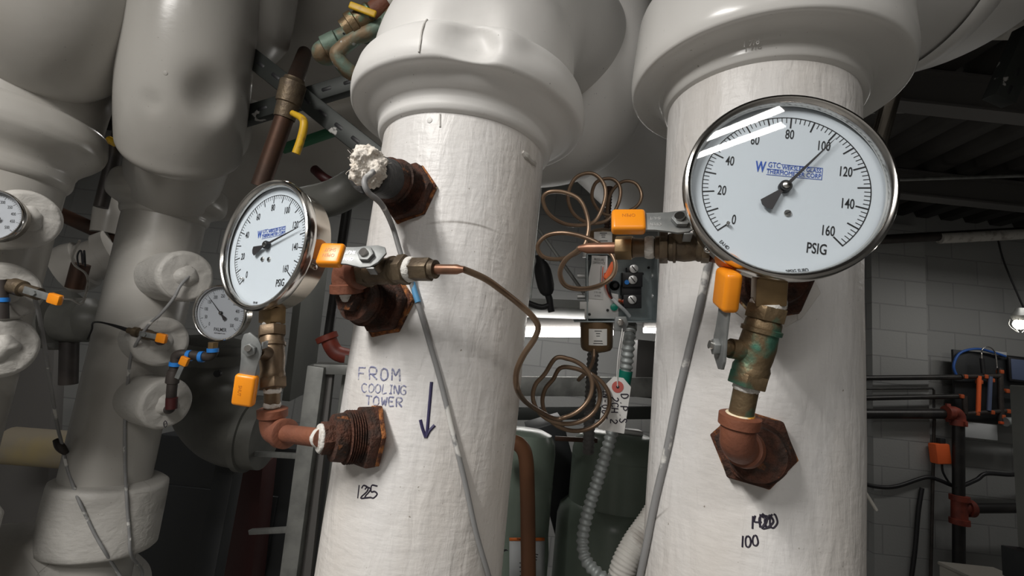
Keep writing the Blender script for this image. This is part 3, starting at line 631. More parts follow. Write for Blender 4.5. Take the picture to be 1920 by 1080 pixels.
def loop(cx, cy, rx, ry, a0, a1, d0, d1, n=12, tilt=0):
    out = []
    for i in range(n+1):
        t = i/n; a = R_(a0+(a1-a0)*t); x = rx*math.cos(a); y = ry*math.sin(a); ct, st = math.cos(R_(tilt)), math.sin(R_(tilt))
        out.append(P(cx+x*ct-y*st, cy+x*st+y*ct, d0+(d1-d0)*t))
    return out
pts = [c0-dv*.01, c0] + [P(874, 507, dC+.002), P(910, 523, dC+.01), P(940, 544, dC+.022), P(972, 569, dC+.04), P(997, 592, dC+.045), P(1009, 613, dC+.048), P(1001, 637, dC+.052), P(981, 667, dC+.056), P(968, 700, dC+.06), P(972, 735, dC+.075), P(994, 760, .66)]
pts += loop(1045, 728, 66, 56, 130, -80, .705, .72, 10, -15)[1:] 
pts += loop(1062, 742, 63, 53, 255, -100, .725, .745, 14, 0)[1:]
pts += loop(1080, 752, 63, 56, 250, -70, .75, .772, 14, 0)[1:]
pts += [P(1085, 712, .785), P(1105, 692, .80), P(1113, 672, .815), P(1114, 655, .82)]
tag(MB().tube(spl(pts, 7), .0034, 10).build('capillary_tube', 'copper', None, 60, loc=c0), 'thin copper tube crossing the middle pipe and coiled below the switch box', 'tube', 'coiled copper sensing tubes')

# --- middle pipe, top tap: taped well with fibre plug, and cable
Q3 = on(768, 362, PC); n3 = nrm(Q3, PC)
b3, X3 = bushing('rusty hex bushing with a black-taped well and white fibre stuffing', Q3, n3, L=.05, r=.036)
e3a, e3b = Q3+n3*.042, P(688, 325, proj(Q3+n3*.1)[2])
wd = (e3b-e3a).normalized()
MB().lathe(dense([(0, .024), (.02, .0235), (.05, .0225), ((e3b-e3a).length+.0, .0215)], .006), frame(e3a, wd), 40).wob(.0012, 60, 2).build('taped_well', 'black_tape', b3, 50)
mb = MB()
bmesh.ops.create_icosphere(mb.b, subdivisions=6, radius=.0165)
cF = e3b+wd*.005+V((0, 0, .005))
for v in mb.b.verts: v.co = cF+V((v.co.x*1.1, v.co.y, v.co.z*1.15))
mb.wob(.010, 55, 1).wob(.0045, 130, 5).wob(.0014, 330, 5).wob(.0007, 700, 2)
for k in range(25):
    d = V((random.gauss(-.3, 1), random.gauss(0, 1), random.gauss(0, 1))).normalized(); q = cF+d*.0155; e = V((random.uniform(-1, 1), random.uniform(-1, 1), random.uniform(-1, 1)))*.005
    mb.tube(spl([q, q+d*.003+e*.5, q+d*.004+e*1.3, q+d*.002+e*1.8], 3), .00022, 4)
mb.build('fibre_stuffing', 'fluff', b3, 80)
# gauge cable: leaves the well, loops down and runs along the pipe
cp_ = [P(700, 322, proj(e3b)[2]-.018), P(684, 338, proj(e3b)[2]-.03), P(690, 360, proj(e3b)[2]-.03), P(716, 384, proj(e3b)[2]-.01)]
cp_ += [on(x, y, PC, e) for x, y, e in ((736, 425, .022), (751, 475, .02), (764, 512, .014), (776, 545, .005), (800, 625, .0045), (826, 715, .004), (850, 815, .004), (872, 905, .004), (893, 1000, .004), (917, 1082, .004), (935, 1150, .004), (950, 1230, .004))]
cb = MB().tube(spl(cp_, 8), .0031, 10).build('sensor_cable', 'grey_cable', None, 60, loc=cp_[0]); tag(cb, 'grey cable with a blue tape band running down the middle pipe', 'cable')
MB().tube([on(x, y, PC, .0052) for x, y in ((773, 530), (778, 548), (784, 567))], .0036, 12).build('tape_band', 'blue_tape', cb, 60)
cp2 = [on(x, y, PD, e) for x, y, e in ((1345, 420, .006), (1330, 480, .006), (1312, 570, .0045), (1292, 655, .0045), (1270, 745, .0045), (1251, 840, .0045), (1229, 935, .0045), (1211, 1025, .0045), (1198, 1090, .0045), (1185, 1160, .0045))]
tag(MB().tube(spl(cp2, 8), .0042, 10).build('sensor_cable', 'grey_cable', None, 60, loc=cp2[0]), 'paint-flecked grey cable running down the left side of the right-hand pipe', 'cable')

# --- right pipe: lower tap and gauge column
Q4 = on(1414, 842, PD); n4 = nrm(Q4, PD)
b4, X4 = bushing('rusty hex bushing behind the red elbow on the right-hand pipe', Q4, n4, r=.037, L=.05, spin=.9)
E4 = P(1380, 835, .430); d4 = (Q4+n4*.03-E4).normalized()
S4 = oD-nD*.025-upD*(RG*.93)
t0 = P(1387, 786, .428); t1 = P(1400, 722, .424); t2 = P(1440, 574, .418); t3 = S4
up4 = (t0-E4).normalized()
m = MB().cyl(Q4+n4*.04, E4+d4*.012, .012, 24).build('nipple', 'rust', b4)
mm = MB(); ring(mm, E4+d4*.032, d4, .0125, .004); mm.wob(.001, 170).build('thread_tape', 'teflon', b4, 70)
elbow('rusty red elbow carrying the column under the largest gauge', E4, up4, d4, .0150, .026, 'red_iron')
nipple('tarnished nipple with orange-stained tape above the rusty red elbow', t0-up4*.004, t1+(t2-t1)*.06, .0105, 'bronze_green', (.12, .85))
pm('teflon_rust', (.80, .70, .5), .6, 0, (.75, .35, .06), 60, .48, .6, .4, 200)
mm = MB(); ring(mm, t0+up4*.002, up4, .0122, .007); mm.wob(.0008, 160).build('thread_tape', 'teflon_rust', bpy.data.objects.get('pipe_nipple.004') or b4, 70)
valve('tarnished bronze ball valve with green stains under the largest gauge', t1, t2, P(1350, 650, .418), P(1363, 543, .405), .0160, 'bronze_green', .027, ('orange_grip', .034, .030, .014), stem=(-.95, .02, .10), nut_r=.0075, bend=1)
u4 = (t3-t2).normalized()
stem_of(gD, XD, RG, t2+u4*.004, t3+upD*.004, .0125)
mm = MB(); ring(mm, t2+u4*.003, u4, .0142, .008); mm.wob(.0015, 170).build('thread_tape', 'teflon', gD, 70)
# upper tap behind the gauge, valve towards the switch
Q5 = on(1446, 535, PD); n5 = nrm(Q5, PD)
b5, X5 = bushing('rusty hex bushing with flaking white paint behind the largest gauge', Q5, n5, r=.038, L=.042)
MB().hexa(.047, .004, frame(Q5+V((0, 0, -.006)), n5) @ T(0, 0, -.003), .001, 9, .007).wob(.002, 70).build('paint_flakes', 'pipe_paint', b5, 60)
w0 = P(1352, 462, .470); w1 = P(1330, 463, .472); w2 = P(1237, 464, .487); E5 = P(1385, 470, .468)
d5 = (Q5+n5*.04-E5).normalized()
nipple('iron nipple hidden behind the largest gauge', Q5+n5*.035, E5+d5*.01, .0100, 'dark_pipe')
elbow('iron elbow hidden behind the largest gauge', E5, d5, w0-E5, .0145, .022, 'red_iron')
nipple('brass nipple tucked behind the left rim of the largest gauge', E5+(w0-E5).normalized()*.015, w1+(w2-w1)*.08, .0092, 'brass')
valve('ball valve sticking out left of the largest gauge, orange handle to the left', w1, w2, P(1276, 416, .462), P(1178, 416, .470), .0150, 'bronze_old', .0255, ('orange_grip', .0325, .0262, .012), text=('OPEN', 'SHUT'), gp=('', 'OPEN'), stem=(-.42, -.82, .38), nut_r=.0095, bend=1)
dw = (w2-w1).normalized()
ad2 = thing('tube_adapter', 'brass hex adapter under the orange handle left of the largest gauge', 'pipe fitting', w2)
mm = MB(); ring(mm, w2+dw*.010, dw, .0112, .009); mm.wob(.0008, 150).build('thread_tape', 'teflon', ad2, 70)
MB().lathe([(-.004, .0115), (.004, .0118), (.005, .009), (.012, .009), (.014, .0095), (.024, .010), (.026, .011), (.028, .0095)], frame(w2, dw), 24).build('body', 'brass', ad2)
MB().hexa(.0128, .017, frame(w2+dw*.027, dw) @ Matrix.Rotation(.4, 4, 'Z'), .0008).build('hex_nut', 'brass_bright', ad2, 25)
MB().lathe([(0, .0062), (.03, .0058), (.036, .0040), (.040, .003)], frame(w2+dw*.043, dw), 18).build('tube_sleeve', 'copper_pink', ad2)
c1 = w2+dw*.082; dA = proj(c1)[2]; x1, y1, _ = proj(c1)
pts = [c1-dw*.012, c1, P(x1-20, y1+3, dA+.004)]
pts += loop(1103, 507, 52, 46, 232, -60, dA+.012, .57, 12, 0)        # front loop below the valve
pts = [c1-dw*.012, c1] + [P(1083, 470, .515), P(1060, 488, .525), P(1050, 512, .535), P(1060, 535, .545), P(1090, 542, .555), P(1125, 535, .565), P(1150, 515, .57), P(1153, 490, .58), P(1138, 468, .59), P(1105, 448, .60), P(1060, 437, .61), P(1025, 442, .62), P(1008, 462, .625), P(1020, 482, .63), P(1055, 485, .64), P(1090, 468, .645), P(1102, 440, .65), P(1102, 410, .655), P(1088, 376, .66), P(1060, 361, .665), P(1030, 360, .67), P(1018, 374, .675), P(1030, 402, .68), P(1060, 420, .69), P(1095, 422, .70), P(1118, 412, .705), P(1134, 375, .71), P(1132, 345, .715), P(1110, 325, .72), P(1080, 333, .725), P(1065, 365, .73), P(1075, 400, .735), P(1105, 418, .74), P(1140, 412, .745), P(1160, 380, .75), P(1162, 350, .755), P(1145, 335, .76), P(1118, 342, .765), P(1110, 370, .77), P(1125, 396, .775), P(1150, 404, .78), P(1190, 390, .785), P(1203, 368, .79), P(1193, 345, .795), P(1170, 340, .80), P(1150, 355, .805), P(1140, 380, .81), P(1138, 412, .82)]
tag(MB().tube(spl(pts, 7), .0029, 10).build('capillary_tube', 'copper', None, 60, loc=c1), 'thin copper tube coiled loosely above the switch box', 'tube', 'coiled copper sensing tubes')

# ---------------------------------------------------------------- differential pressure switch
DS = .82; s = DS/F
oS = P(1163, 540, DS); XS = axes(oS, P(1230, 541, DS-.01)-P(1100, 541, DS), P(1165, 480, DS)-P(1160, 600, DS))
if (XS.to_3x3() @ V((0, 0, 1))).dot(FWD) > 0: pass
sw = thing('pressure_switch', 'open grey differential pressure switch box between the two big pipes', 'pressure switch', oS)
L_ = lambda px, py, z=0: XS @ T((px-1163)*s, -(py-540)*s, z)
zf = lambda px0, px1: (px1-px0)*s
m = MB(); m.box(132*s, 132*s, .002, L_(1167, 541, -.045)); m.box(.002, 132*s, .045, L_(1102, 541, -.0225)); m.box(.002, 128*s, .050, L_(1231, 541, -.020)); m.box(132*s, .002, .045, L_(1167, 476, -.0225))
m.box(162*s, .002, .058, L_(1158, 603, -.020), .0005)
m.build('housing', 'zinc_box', sw)
pl = [(1112, 482), (1140, 478), (1140, 548), (1160, 552), (1160, 598), (1097, 598), (1097, 580), (1088, 580), (1088, 566), (1104, 566), (1104, 520)]
MB().prism([((x-1163)*s, -(y-540)*s) for x, y in pl], .0022, XS @ T(0, 0, -.006), .0004).build('mounting_plate', 'alu', sw, 30)
lp = MB().box(27*s, 82*s, .001, L_(1121, 520, -.0028) @ Matrix.Rotation(-.07, 4, 'Z')).build('rating_label', 'label_silver', sw)
m = MB(); 
for i, (t, z) in enumerate((('PRESSURE', .0062), ('DIFFERENCE', .0056))): m.text(t, z*1.05, L_(1124, 487+i*6, -.0021) @ Matrix.Rotation(-.07, 4, 'Z'), .62)
for i, t in enumerate(('', '', '', '', '', '', 'IN PSIG', '2 TO 100', 'IN PSIG')): t and m.text(t, .0038, L_(1121, 503+i*6.5, -.0021) @ Matrix.Rotation(-.07, 4, 'Z'), .8)
m.box(.0008, 34*s, .0002, L_(1127, 515, -.0021) @ Matrix.Rotation(-.07, 4, 'Z')); m.build('label_print', 'dial_black', lp)
m = MB().box(.0012, 30*s, .0012, L_(1130, 515, -.0015) @ Matrix.Rotation(-.07, 4, 'Z')).build('setting_pointer', 'red_band', lp)
tb = MB(); tb.box(38*s, 28*s, .022, L_(1189, 524, -.030), .001); tb.box(38*s, 20*s, .016, L_(1188, 545, -.033), .001); tb.box(34*s, 26*s, .022, L_(1189, 566, -.030), .001); tb.box(20*s, 12*s, .018, L_(1190, 506, -.034), .001)
tb = tb.build('terminal_block', 'black_plastic', sw)
for (x, y) in ((1191, 503), (1189, 524), (1188, 562)):
    q = MB().lathe([(0, .0075), (.003, .0075), (.004, .006)], L_(x, y, -.019), 20).build('terminal_screw', 'alu', tb); MB().box(.012, .0016, .0006, L_(x, y, -.0148) @ Matrix.Rotation(-.9, 4, 'Z')).build('slot', 'dial_black', q)
MB().lathe([(0, .0045), (.004, .004)], L_(1178, 529, -.02), 14).build('blue_dot', 'blue_thread', sw)
MB().lathe([(0, .009), (.006, .008), (.010, .004)], L_(1158, 535, -.04), 20).build('dark_knob', 'dial_black', sw)
MB().lathe([(0, .0065), (.003, .0062), (.0045, .003)], L_(1152, 576, -.003), 18).build('ground_screw', 'green_tape', sw)
MB().lathe([(0, .0055), (.003, .0055), (.005, .002)], L_(1166, 566, -.03), 14).build('copper_lug', 'copper_pink', sw)
MB().lathe([(0, .0055), (.003, .0055), (.005, .002)], L_(1176, 566, -.025), 14).build('lug_boot', 'tag_red', sw)
for x, y in ((1103, 485), (1224, 500), (1212, 512), (1140, 582), (1106, 590)):
    MB().lathe([(0, .0024), (.002, .0024)], L_(x, y, -.0035 if x < 1150 else -.043), 10).build('screw_hole', 'dial_black', sw)
MB().prism([((x-1163)*s, -(y-540)*s) for x, y in ((1130, 520), (1134, 514), (1146, 490), (1158, 494), (1154, 508), (1146, 528), (1136, 524))], .009, XS @ T(0, 0, .001), .0018).build('wire_nut', 'orange_wire', sw)
def wire(name, mat, pl, r=.0014):
    return MB().tube(spl([L_(x, y, z).translation for x, y, z in pl], 6), r, 8).build(name, mat, sw)
wire('red_wire', 'red_band', [(1134, 512, .002), (1134, 530, .004), (1140, 548, .002), (1148, 560, -.005), (1170, 566, -.02)])
wire('black_wire', 'black_plastic', [(1140, 525, .002), (1143, 545, .004), (1148, 560, .0), (1154, 568, -.006)])
wire('dark_red_wire', 'dark_red', [(1137, 524, .003), (1139, 545, .005), (1150, 562, .0), (1158, 572, -.008)])
wire('clear_sleeve', 'label_grey', [(1148, 560, .002), (1160, 572, .0), (1174, 584, -.01), (1183, 594, -.018)], .0032)
# bellows capsules
for nm, cx, yt, yb, rr in (('upper_bellows', 1131, 428, 470, 29), ('lower_bellows', 1121, 606, 662, 31)):
    Xb = frame(L_(cx, (yt+yb)/2, -.020).translation, XS.to_3x3() @ V((0, 1, 0)), XS.to_3x3() @ V((1, 0, 0))); h = (yb-yt)/2*s; r = rr*s
    if nm == 'lower_bellows': prf = [(-h-.002, r*.3), (-h, r*.62), (-h*.9, r*.86), (-h*.7, r*.97), (-h*.3, r), (h, r*1.02), (h+.003, r*1.0)]
    else: prf = [(-h, r*.98), (h*.3, r), (h*.8, r*.95), (h, r*.7), (h+.003, r*.3)]
    pm('bronze_paint', (.17, .105, .05), .35, .35, (.14, .085, .042), 20, .4, .7) if 'bronze_paint' not in M else None
    bl = MB().lathe(prf, Xb, 40).build(nm, 'bronze_paint', sw)
    # curved label
    m = MB(); lw = .030/2; lh = .028/2 if nm == 'lower_bellows' else .022/2; seg = 10; va = []
    for i in range(seg+1):
        a = -math.asin(min(.95, lw/r))+2*math.asin(min(.95, lw/r))*i/seg - math.pi/2+.0
        for zz in (-lh, lh): va.append(m.b.verts.new(Xb @ V((r*1.025*math.cos(a), r*1.025*math.sin(a), zz+.002))))
    fwdl = (Xb.to_3x3() @ V((0, -1, 0))).dot(FWD)
    for i in range(seg): m.b.faces.new((va[2*i], va[2*i+2], va[2*i+3], va[2*i+1]))
    if fwdl > 0:
        for v in m.b.verts: q = Xb.inverted() @ v.co; v.co = Xb @ V((q.x, -q.y, q.z))
    lb = m.build('label', 'paper', bl)
    sd = -1 if fwdl < 0 else 1
    m = MB(); 
    for i, wd_ in enumerate((.012, .007, .006, 0, .014, .016)):
        if not wd_: continue
        o_ = Xb @ V((0, sd*r*1.03, lh*.75-i*lh*.3+.002)); m.box(wd_, .0011, .0003, axes(o_, XS.to_3x3() @ V((1, 0, 0)), XS.to_3x3() @ V((0, 1, 0))))
    m.build('label_print', 'dial_black', lb)
MB().cyl(L_(1117, 668, -.02).translation, L_(1114, 650, -.02).translation, .006, 16).build('bellows_neck', 'bronze_paint', sw)
# strap with screw below, and support rods / strut the switch hangs on
for x in (1101, 1152):
    MB().cyl(L_(x, 458, -.03).translation, L_(x, 480, -.03).translation, .005, 14).build('spacer_post', 'alu', sw)
for x0, x1, y in ((1085, 1100, 516), (1085, 1100, 557), (1228, 1242, 516), (1228, 1242, 556)):
    MB().cyl(L_(x0, y, -.035).translation, L_(x1, y, -.035).translation, .0045, 14).build('mounting_stud', 'alu', sw)
# flexible conduit from the switch
def corrug(path, r, pitch, amp, mat, name, label, cat, seg=16):
    pts = spl(path, 40); L = [0]
    for a, b in zip(pts, pts[1:]): L.append(L[-1]+(b-a).length)
    n = int(L[-1]/pitch*6); out = []; j = 0
    for i in range(n+1):
        t = L[-1]*i/n
        while j < len(L)-2 and L[j+1] < t: j += 1
        f = (t-L[j])/max(1e-9, L[j+1]-L[j]); out.append(pts[j].lerp(pts[j+1], f))
    return tag(MB().tube(out, lambda t: r+amp*math.sin(t*n/6*2*math.pi), seg).build(name, mat, None, 80, loc=path[0]), label, cat)
cpth = [L_(1184, 612, -.02).translation, P(1179, 640, .82), P(1174, 690, .82), P(1165, 750, .82), P(1145, 820, .82), P(1124, 890, .82), P(1105, 950, .82), P(1093, 1005, .815), P(1097, 1045, .80), P(1120, 1075, .78), P(1165, 1110, .77)]
cf = corrug(cpth, .0098, .0105, .0015, 'conduit', 'flexible_conduit', 'grey corrugated metal conduit hanging from the switch box', 'conduit')
MB().tube([P(1173, 695, .82), P(1171, 706, .82), P(1168, 722, .82)], .0122, 20).build('tape_band', 'green_tape', cf)
MB().lathe([(0, .0125), (.010, .0125), (.012, .0105), (.020, .0105)], frame(L_(1184, 610, -.02).translation, cpth[1]-cpth[0]), 24).build('conduit_connector', 'galv', cf)
cl = MB().prism([(-.012, -.012), (.006, -.012), (.012, 0), (.008, .012), (-.010, .012)], .004, axes(P(1164, 607, .79), RIGHT, UP), .001).build('clamp_strap', 'zinc', cf)
MB().hexa(.006, .004, axes(P(1162, 604, .787), RIGHT, UP) @ T(0, 0, .003), .0006).build('clamp_screw', 'steel', cl)
# white cloth covered hose behind the right pipe
corrug([P(1250, 930, .84), P(1215, 985, .82), P(1185, 1030, .80), P(1165, 1080, .79), P(1160, 1160, .79)], .021, .006, .0008, 'conduit_white', 'braided_hose', 'dirty white braided hose half hidden by the right-hand pipe', 'hose', 24)
# tag
tgx = axes(P(1153, 760, .775), P(1180, 763, .775)-P(1127, 760, .775), P(1157, 712, .775)-P(1151, 808, .775)); ts = .775/F
tl = lambda px, py: ((px-1153)*ts, -(py-760)*ts)
tg = thing('paper_tag', 'white paper tag with red reinforcement ring lettered D.P.S, tied to the conduit', 'tag', P(1153, 760, .775))
bd = MB().prism([tl(*q) for q in ((1133, 722), (1148, 706), (1166, 708), (1181, 724), (1173, 812), (1124, 806))], .0006, tgx, 0).build('card', 'paper', tg)
MB().lathe([(.0008, 11*ts), (.0012, 11*ts)], tgx @ T(*tl(1156, 725), 0), 28).build('reinforcement_ring', 'tag_red', tg)
MB().lathe([(.0012, 3*ts), (.0015, 3*ts)], tgx @ T(*tl(1156, 725), 0), 14).build('eyelet_hole', 'dial_black', tg)
mb = MB()
def tagw(s, px, py, h, r=.0007, adv=5.2):   # written downwards, rotated a quarter turn clockwise
    o = tgx @ T(*tl(px, py), .0009); f = lambda x, y: o @ V((-y*ts, -x*ts, 0))
    write(mb, s, f, 0, 0, h, r, adv, .2)
tagw('D.P.S', 1163, 738, 13, .0009, 6.5); tagw('2CH 2', 1146, 745, 13, .0009, 4.8); tagw('IN-OUT', 1129, 734, 10, .0008, 6.0)
mb.build('lettering', 'ink_black', tg)
MB().tube(spl([tgx @ V((*tl(1156, 725), .001)), P(1157, 700, .772), P(1160, 660, .77), P(1166, 625, .78), P(1167, 612, .79)], 6), .0008, 6).build('string', 'paper', tg)
MB().tube(spl([tgx @ V((*tl(1155, 723), .001)), P(1160, 696, .774), P(1164, 655, .776), P(1170, 622, .78)], 6), .0008, 6).build('string', 'paper', tg)

# ---------------------------------------------------------------- behind the switch: strut, black sensor, lamp, chiller
def boxbetween(a, b, wx, wy, mat, name, label, cat, hint=V((0, 1, 0)), group=None, holes=0):
    a = V(a); b = V(b); X = axes((a+b)/2, b-a, hint); root = MB().box((b-a).length, wy, wx, X, .002).build(name, mat, None, loc=a); tag(root, label, cat, group)
    if holes:
        m = MB(); n = max(2, int((b-a).length/.05))
        for i in range(n):
            t = -.5+(i+.5)/n
            m.box(.028, .012, wx+.002, X @ T(t*(b-a).length, 0, 0), .004)
        m.build('slot_row', 'dial_black', root)['kind'] = 'stuff'
    return root
# horizontal beam + ledge behind the coil
ch = boxbetween(atY(880, 723, 2.6), atY(1480, 728, 2.6), .10, .06, 'galv', 'steel_channel', 'pale grey steel channel running level behind the coiled tube', 'steel channel')
for p_ in (atY(900, 723, 2.64), atY(1470, 728, 2.64)): MB().box(.06, .06, p_.z, T(p_.x, p_.y+.02, p_.z/2)).build('post', 'galv', ch)
boxbetween(atY(880, 776, 2.56), atY(1480, 772, 2.56), .06, .06, 'strut_dark', 'support_rail', 'dark rail crossing behind the paper tag, lower of the two behind it', 'rail')
fx = thing('strip_light', 'long bright strip light glowing behind the switch box', 'lamp', atY(1110, 622, 2.9))
m = MB(); m.cyl(atY(960, 622, 2.9), atY(1148, 623, 2.9), .030, 20); m.build('lit_tube', 'lamp_on', fx)
MB().box(.78, .06, .05, axes(atY(1055, 606, 2.93), atY(1148, 607, 2.93)-atY(960, 606, 2.93), Z), .005).build('housing', 'steel_frame', fx)
for p_ in (atY(990, 606, 2.93), atY(1130, 607, 2.93)): MB().cyl(p_, V((p_.x, p_.y, ZC)), .006, 8).build('hanger_rod', 'galv', fx)
fx2 = thing('strip_light', 'short bright strip light end beside the right-hand pipe', 'lamp', atY(1235, 620, 2.9))
MB().cyl(atY(1207, 619, 2.9), atY(1290, 622, 2.9), .016, 20).build('lit_tube', 'lamp_on', fx2)
MB().box(.28, .05, .04, axes(atY(1248, 606, 2.93), atY(1290, 607, 2.93)-atY(1207, 606, 2.93), Z), .005).build('housing', 'steel_frame', fx2)
for p_ in (atY(1225, 606, 2.93), atY(1280, 607, 2.93)): MB().cyl(p_, V((p_.x, p_.y, ZC)), .006, 8).build('hanger_rod', 'galv', fx2)
# duct panel above the lamp and a dark column right of the white wall
boxbetween(atY(930, 575, 2.7), atY(1330, 590, 2.7), .16, .05, 'cabinet_grey', 'duct_panel', 'grey sheet metal duct above the long strip light', 'duct', V((0, .3, 1)))
boxbetween(atY(1215, 640, 2.75), atY(1209, 745, 2.75), .15, .12, 'steel_frame', 'steel_column', 'dark steel post between the strip lights', 'steel post')
# threaded rod
corrug([P(1113, 655, 1.05), P(1110, 690, 1.05), P(1106, 770, 1.05), P(1103, 850, 1.05)], .012, .010, .0012, 'steel_frame', 'threaded_rod', 'dark threaded rod standing behind the lower copper coil', 'rod')
corrug([P(1143, 350, .95), P(1141, 380, .95), P(1138, 430, .95)], .006, .006, .0008, 'copper_dark', 'threaded_rod', 'short brown threaded rod inside the upper copper coil', 'rod')
# black sensor left of the box
bs = thing('probe_valve', 'black bulb-shaped valve hanging beside the middle pipe', 'valve', P(1022, 520, 1.0))
MB().lathe([(-.040, .004), (-.037, .010), (-.030, .015), (-.018, .0175), (0, .018), (.014, .0175), (.026, .0145), (.034, .010), (.040, .0085), (.048, .008)], frame(P(1020, 520, 1.0), P(1012, 490, 1.0)-P(1025, 550, 1.0)), 24).build('bulb', 'black_plastic', bs)
MB().tube(spl([P(1024, 545, 1.0), P(1030, 560, 1.0), P(1032, 575, 1.0), P(1034, 585, 1.0)], 4), .007, 14).build('outlet', 'black_plastic', bs)
MB().tube(spl([P(1030, 572, 1.0), P(1015, 576, 1.0), P(995, 570, 1.0), P(985, 565, 1.0)], 4), .006, 14).build('side_outlet', 'black_plastic', bs)
# slanted duct lines above (dark braces behind the switch)
for i, (a, b, lbl) in enumerate((((1190, 270), (1245, 400), 'thin steel brace slanting right of the upper coil'), ((1010, 430), (1095, 550), 'thin steel brace slanting behind the upper coil'))):
    tag(MB().cyl(P(*a, 1.6), P(*b, 1.6), .006, 10).build('brace_rod', 'galv'), lbl, 'rod')
# white fitting behind the middle pipe
MB_ = MB().tube(spl([P(1150, -60, 1.02), P(1148, 60, 1.0), P(1140, 150, .98), P(1112, 222, .98), P(1070, 262, 1.0), P(1010, 280, 1.05), P(920, 290, 1.12)], 10), lambda t: .075+.012*math.sin(t*3), 64).wob(.001, 10)
tag(MB_.build('pipe_elbow', 'cover_paint', None, 60), 'large white elbow cover peeking out behind the middle pipe collar', 'pipe fitting', 'pipe elbows')
# chiller vessels
def zhitv(px, py, cx, cy, r):
    q = Pipe(); q.R = r; q.x = cx; q.y = cy; return on(px, py, q).z
def vessel(label, px, ytop, y, r, zj, rl):
    b = atY(px, ytop, y); root = thing('chiller_vessel', label, 'vessel', (b.x, y+r, 0), 'green chiller shells')
    X = T(b.x, y+r, 0); zt = zhitv(px, ytop, b.x, y+r, r*.8)
    MB().lathe(dense([(0, rl), (zj-.03, rl), (zj, rl*.96), (zj+.02, r), (zt-.06, r), (zt-.03, r*.96), (zt-.01, r*.85), (zt, r*.6), (zt+.002, 0.01)], .05), X, 64).build('shell', 'chiller_green', root)
    MB().lathe([(zj+.14, r*1.0), (zj+.14, r*1.006), (zj+.15, r*1.006), (zj+.15, r)], X, 64, False).build('weld_seam', 'chiller_green', root)
    return root, b.x, y+r, zt
def zhitv(px, py, cx, cy, r):
    q = Pipe(); q.R = r; q.x = cx; q.y = cy; return on(px, py, q).z
v1_, vx, vy, vt = vessel('dark green round chiller shell left of the hanging conduit', 985, 812, 1.35, .098, 1.42, .104)
v2_, vx2, vy2, vt2 = vessel('green round chiller shell behind the hanging conduit', 1183, 822, 1.36, .135, zhitv(1170, 985, atY(1183, 822, 1.36).x, 1.36+.135, .14), .165)
tag(MB().box(.10, .05, .016, T(vx2+.01, vy2-.02, vt2+.008), .003).build('bracket_plate', 'alu'), 'pale metal bracket on top of the right green vessel', 'bracket')
qv = Pipe(); qv.R = .106; qv.x = vx; qv.y = vy
def patch(cx0, y0, cx1, y1, pipe, mat, name, parent, e=.002, nx=8):
    m = MB(); g = []
    for i in range(nx+1):
        x = cx0+(cx1-cx0)*i/nx; g.append([m.b.verts.new(on(x, yy, pipe, e)) for yy in (y0, y1)])
    for i in range(nx): m.b.faces.new((g[i][0], g[i+1][0], g[i+1][1], g[i][1]))
    o = m.build(name, mat, parent); md = o.modifiers.new('s', 'SOLIDIFY'); md.thickness = .0006; return o
lb = patch(955, 1008, 1021, 1090, qv, 'label_grey', 'nameplate', v1_)
patch(955, 1008, 1021, 1014, qv, 'warn_orange', 'warning_strip', lb, .0035)
m = MB(); k = on(985, 1042, qv, .004); kx = axes(k, V((1, -.15, 0)), Z); m.text('TRANE', .022, kx, .9, .0003, .2); m.lathe([(0, .008), (.0004, .008)], kx @ T(-.052, 0, 0), 18)
k2 = on(972, 1011, qv, .0045); m.text('WARNING', .007, axes(k2, V((1, -.15, 0)), Z), .8, .0003)
for i in range(4): m.box(.05, .0018, .0003, axes(on(978, 1056+i*8, qv, .004), V((1, -.15, 0)), Z))
m.build('nameplate_print', 'dial_black', lb)
tag(MB().tube(spl([P(925, 830, 1.18), P(955, 828, 1.18), P(975, 835, 1.18), P(986, 860, 1.18), P(989, 930, 1.18), P(990, 1000, 1.18), P(991, 1090, 1.18), P(992, 1200, 1.18)], 8), .0185, 24).build('copper_pipe', 'copper_paint'), 'bent copper-brown pipe in front of the dark green chiller shell', 'pipe')
# plain black box filling the gap between vessels, and a rod
boxbetween(P(1018, 790, 1.6), P(1075, 1000, 1.6), .12, .12, 'panel_black', 'gap_box', 'black box between the two green chiller shells', 'box')
boxbetween(P(1040, 822, 1.3), P(1120, 826, 1.3), .012, .012, 'copper_dark', 'valve_spindle', 'dark valve rod between the tops of the green shells', 'rod')

# ---------------------------------------------------------------- upper left: copper drop, strut, valves, overhead pipe
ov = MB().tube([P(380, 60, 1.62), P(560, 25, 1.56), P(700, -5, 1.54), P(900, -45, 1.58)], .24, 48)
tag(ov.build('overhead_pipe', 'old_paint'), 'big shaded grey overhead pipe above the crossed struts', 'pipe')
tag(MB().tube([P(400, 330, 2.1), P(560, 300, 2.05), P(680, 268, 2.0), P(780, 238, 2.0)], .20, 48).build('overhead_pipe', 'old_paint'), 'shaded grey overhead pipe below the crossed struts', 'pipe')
def strut(a, b, d0, d1, label, wd=.045): return boxbetween(P(*a, d0), P(*b, d1), .03, wd, 'strut_dark', 'strut_channel', label, 'strut', FWD.cross(P(*b, d1)-P(*a, d0)), 'slotted steel struts', 1)
strut((455, 95), (720, 305), 1.15, 1.05, 'slotted strut slanting down right behind the copper drop')
strut((440, 225), (720, 140), 1.18, 1.14, 'slotted strut slanting up right towards the green fittings', .04)
cd = thing('copper_drop', 'dark copper drop pipe with yellow-handled valve behind the angled gauge', 'pipe', P(495, 330, 1.0))
MB().cyl(P(488, 350, 1.0), P(533, 222, 1.0), .0185, 24).build('pipe', 'copper_dark', cd)
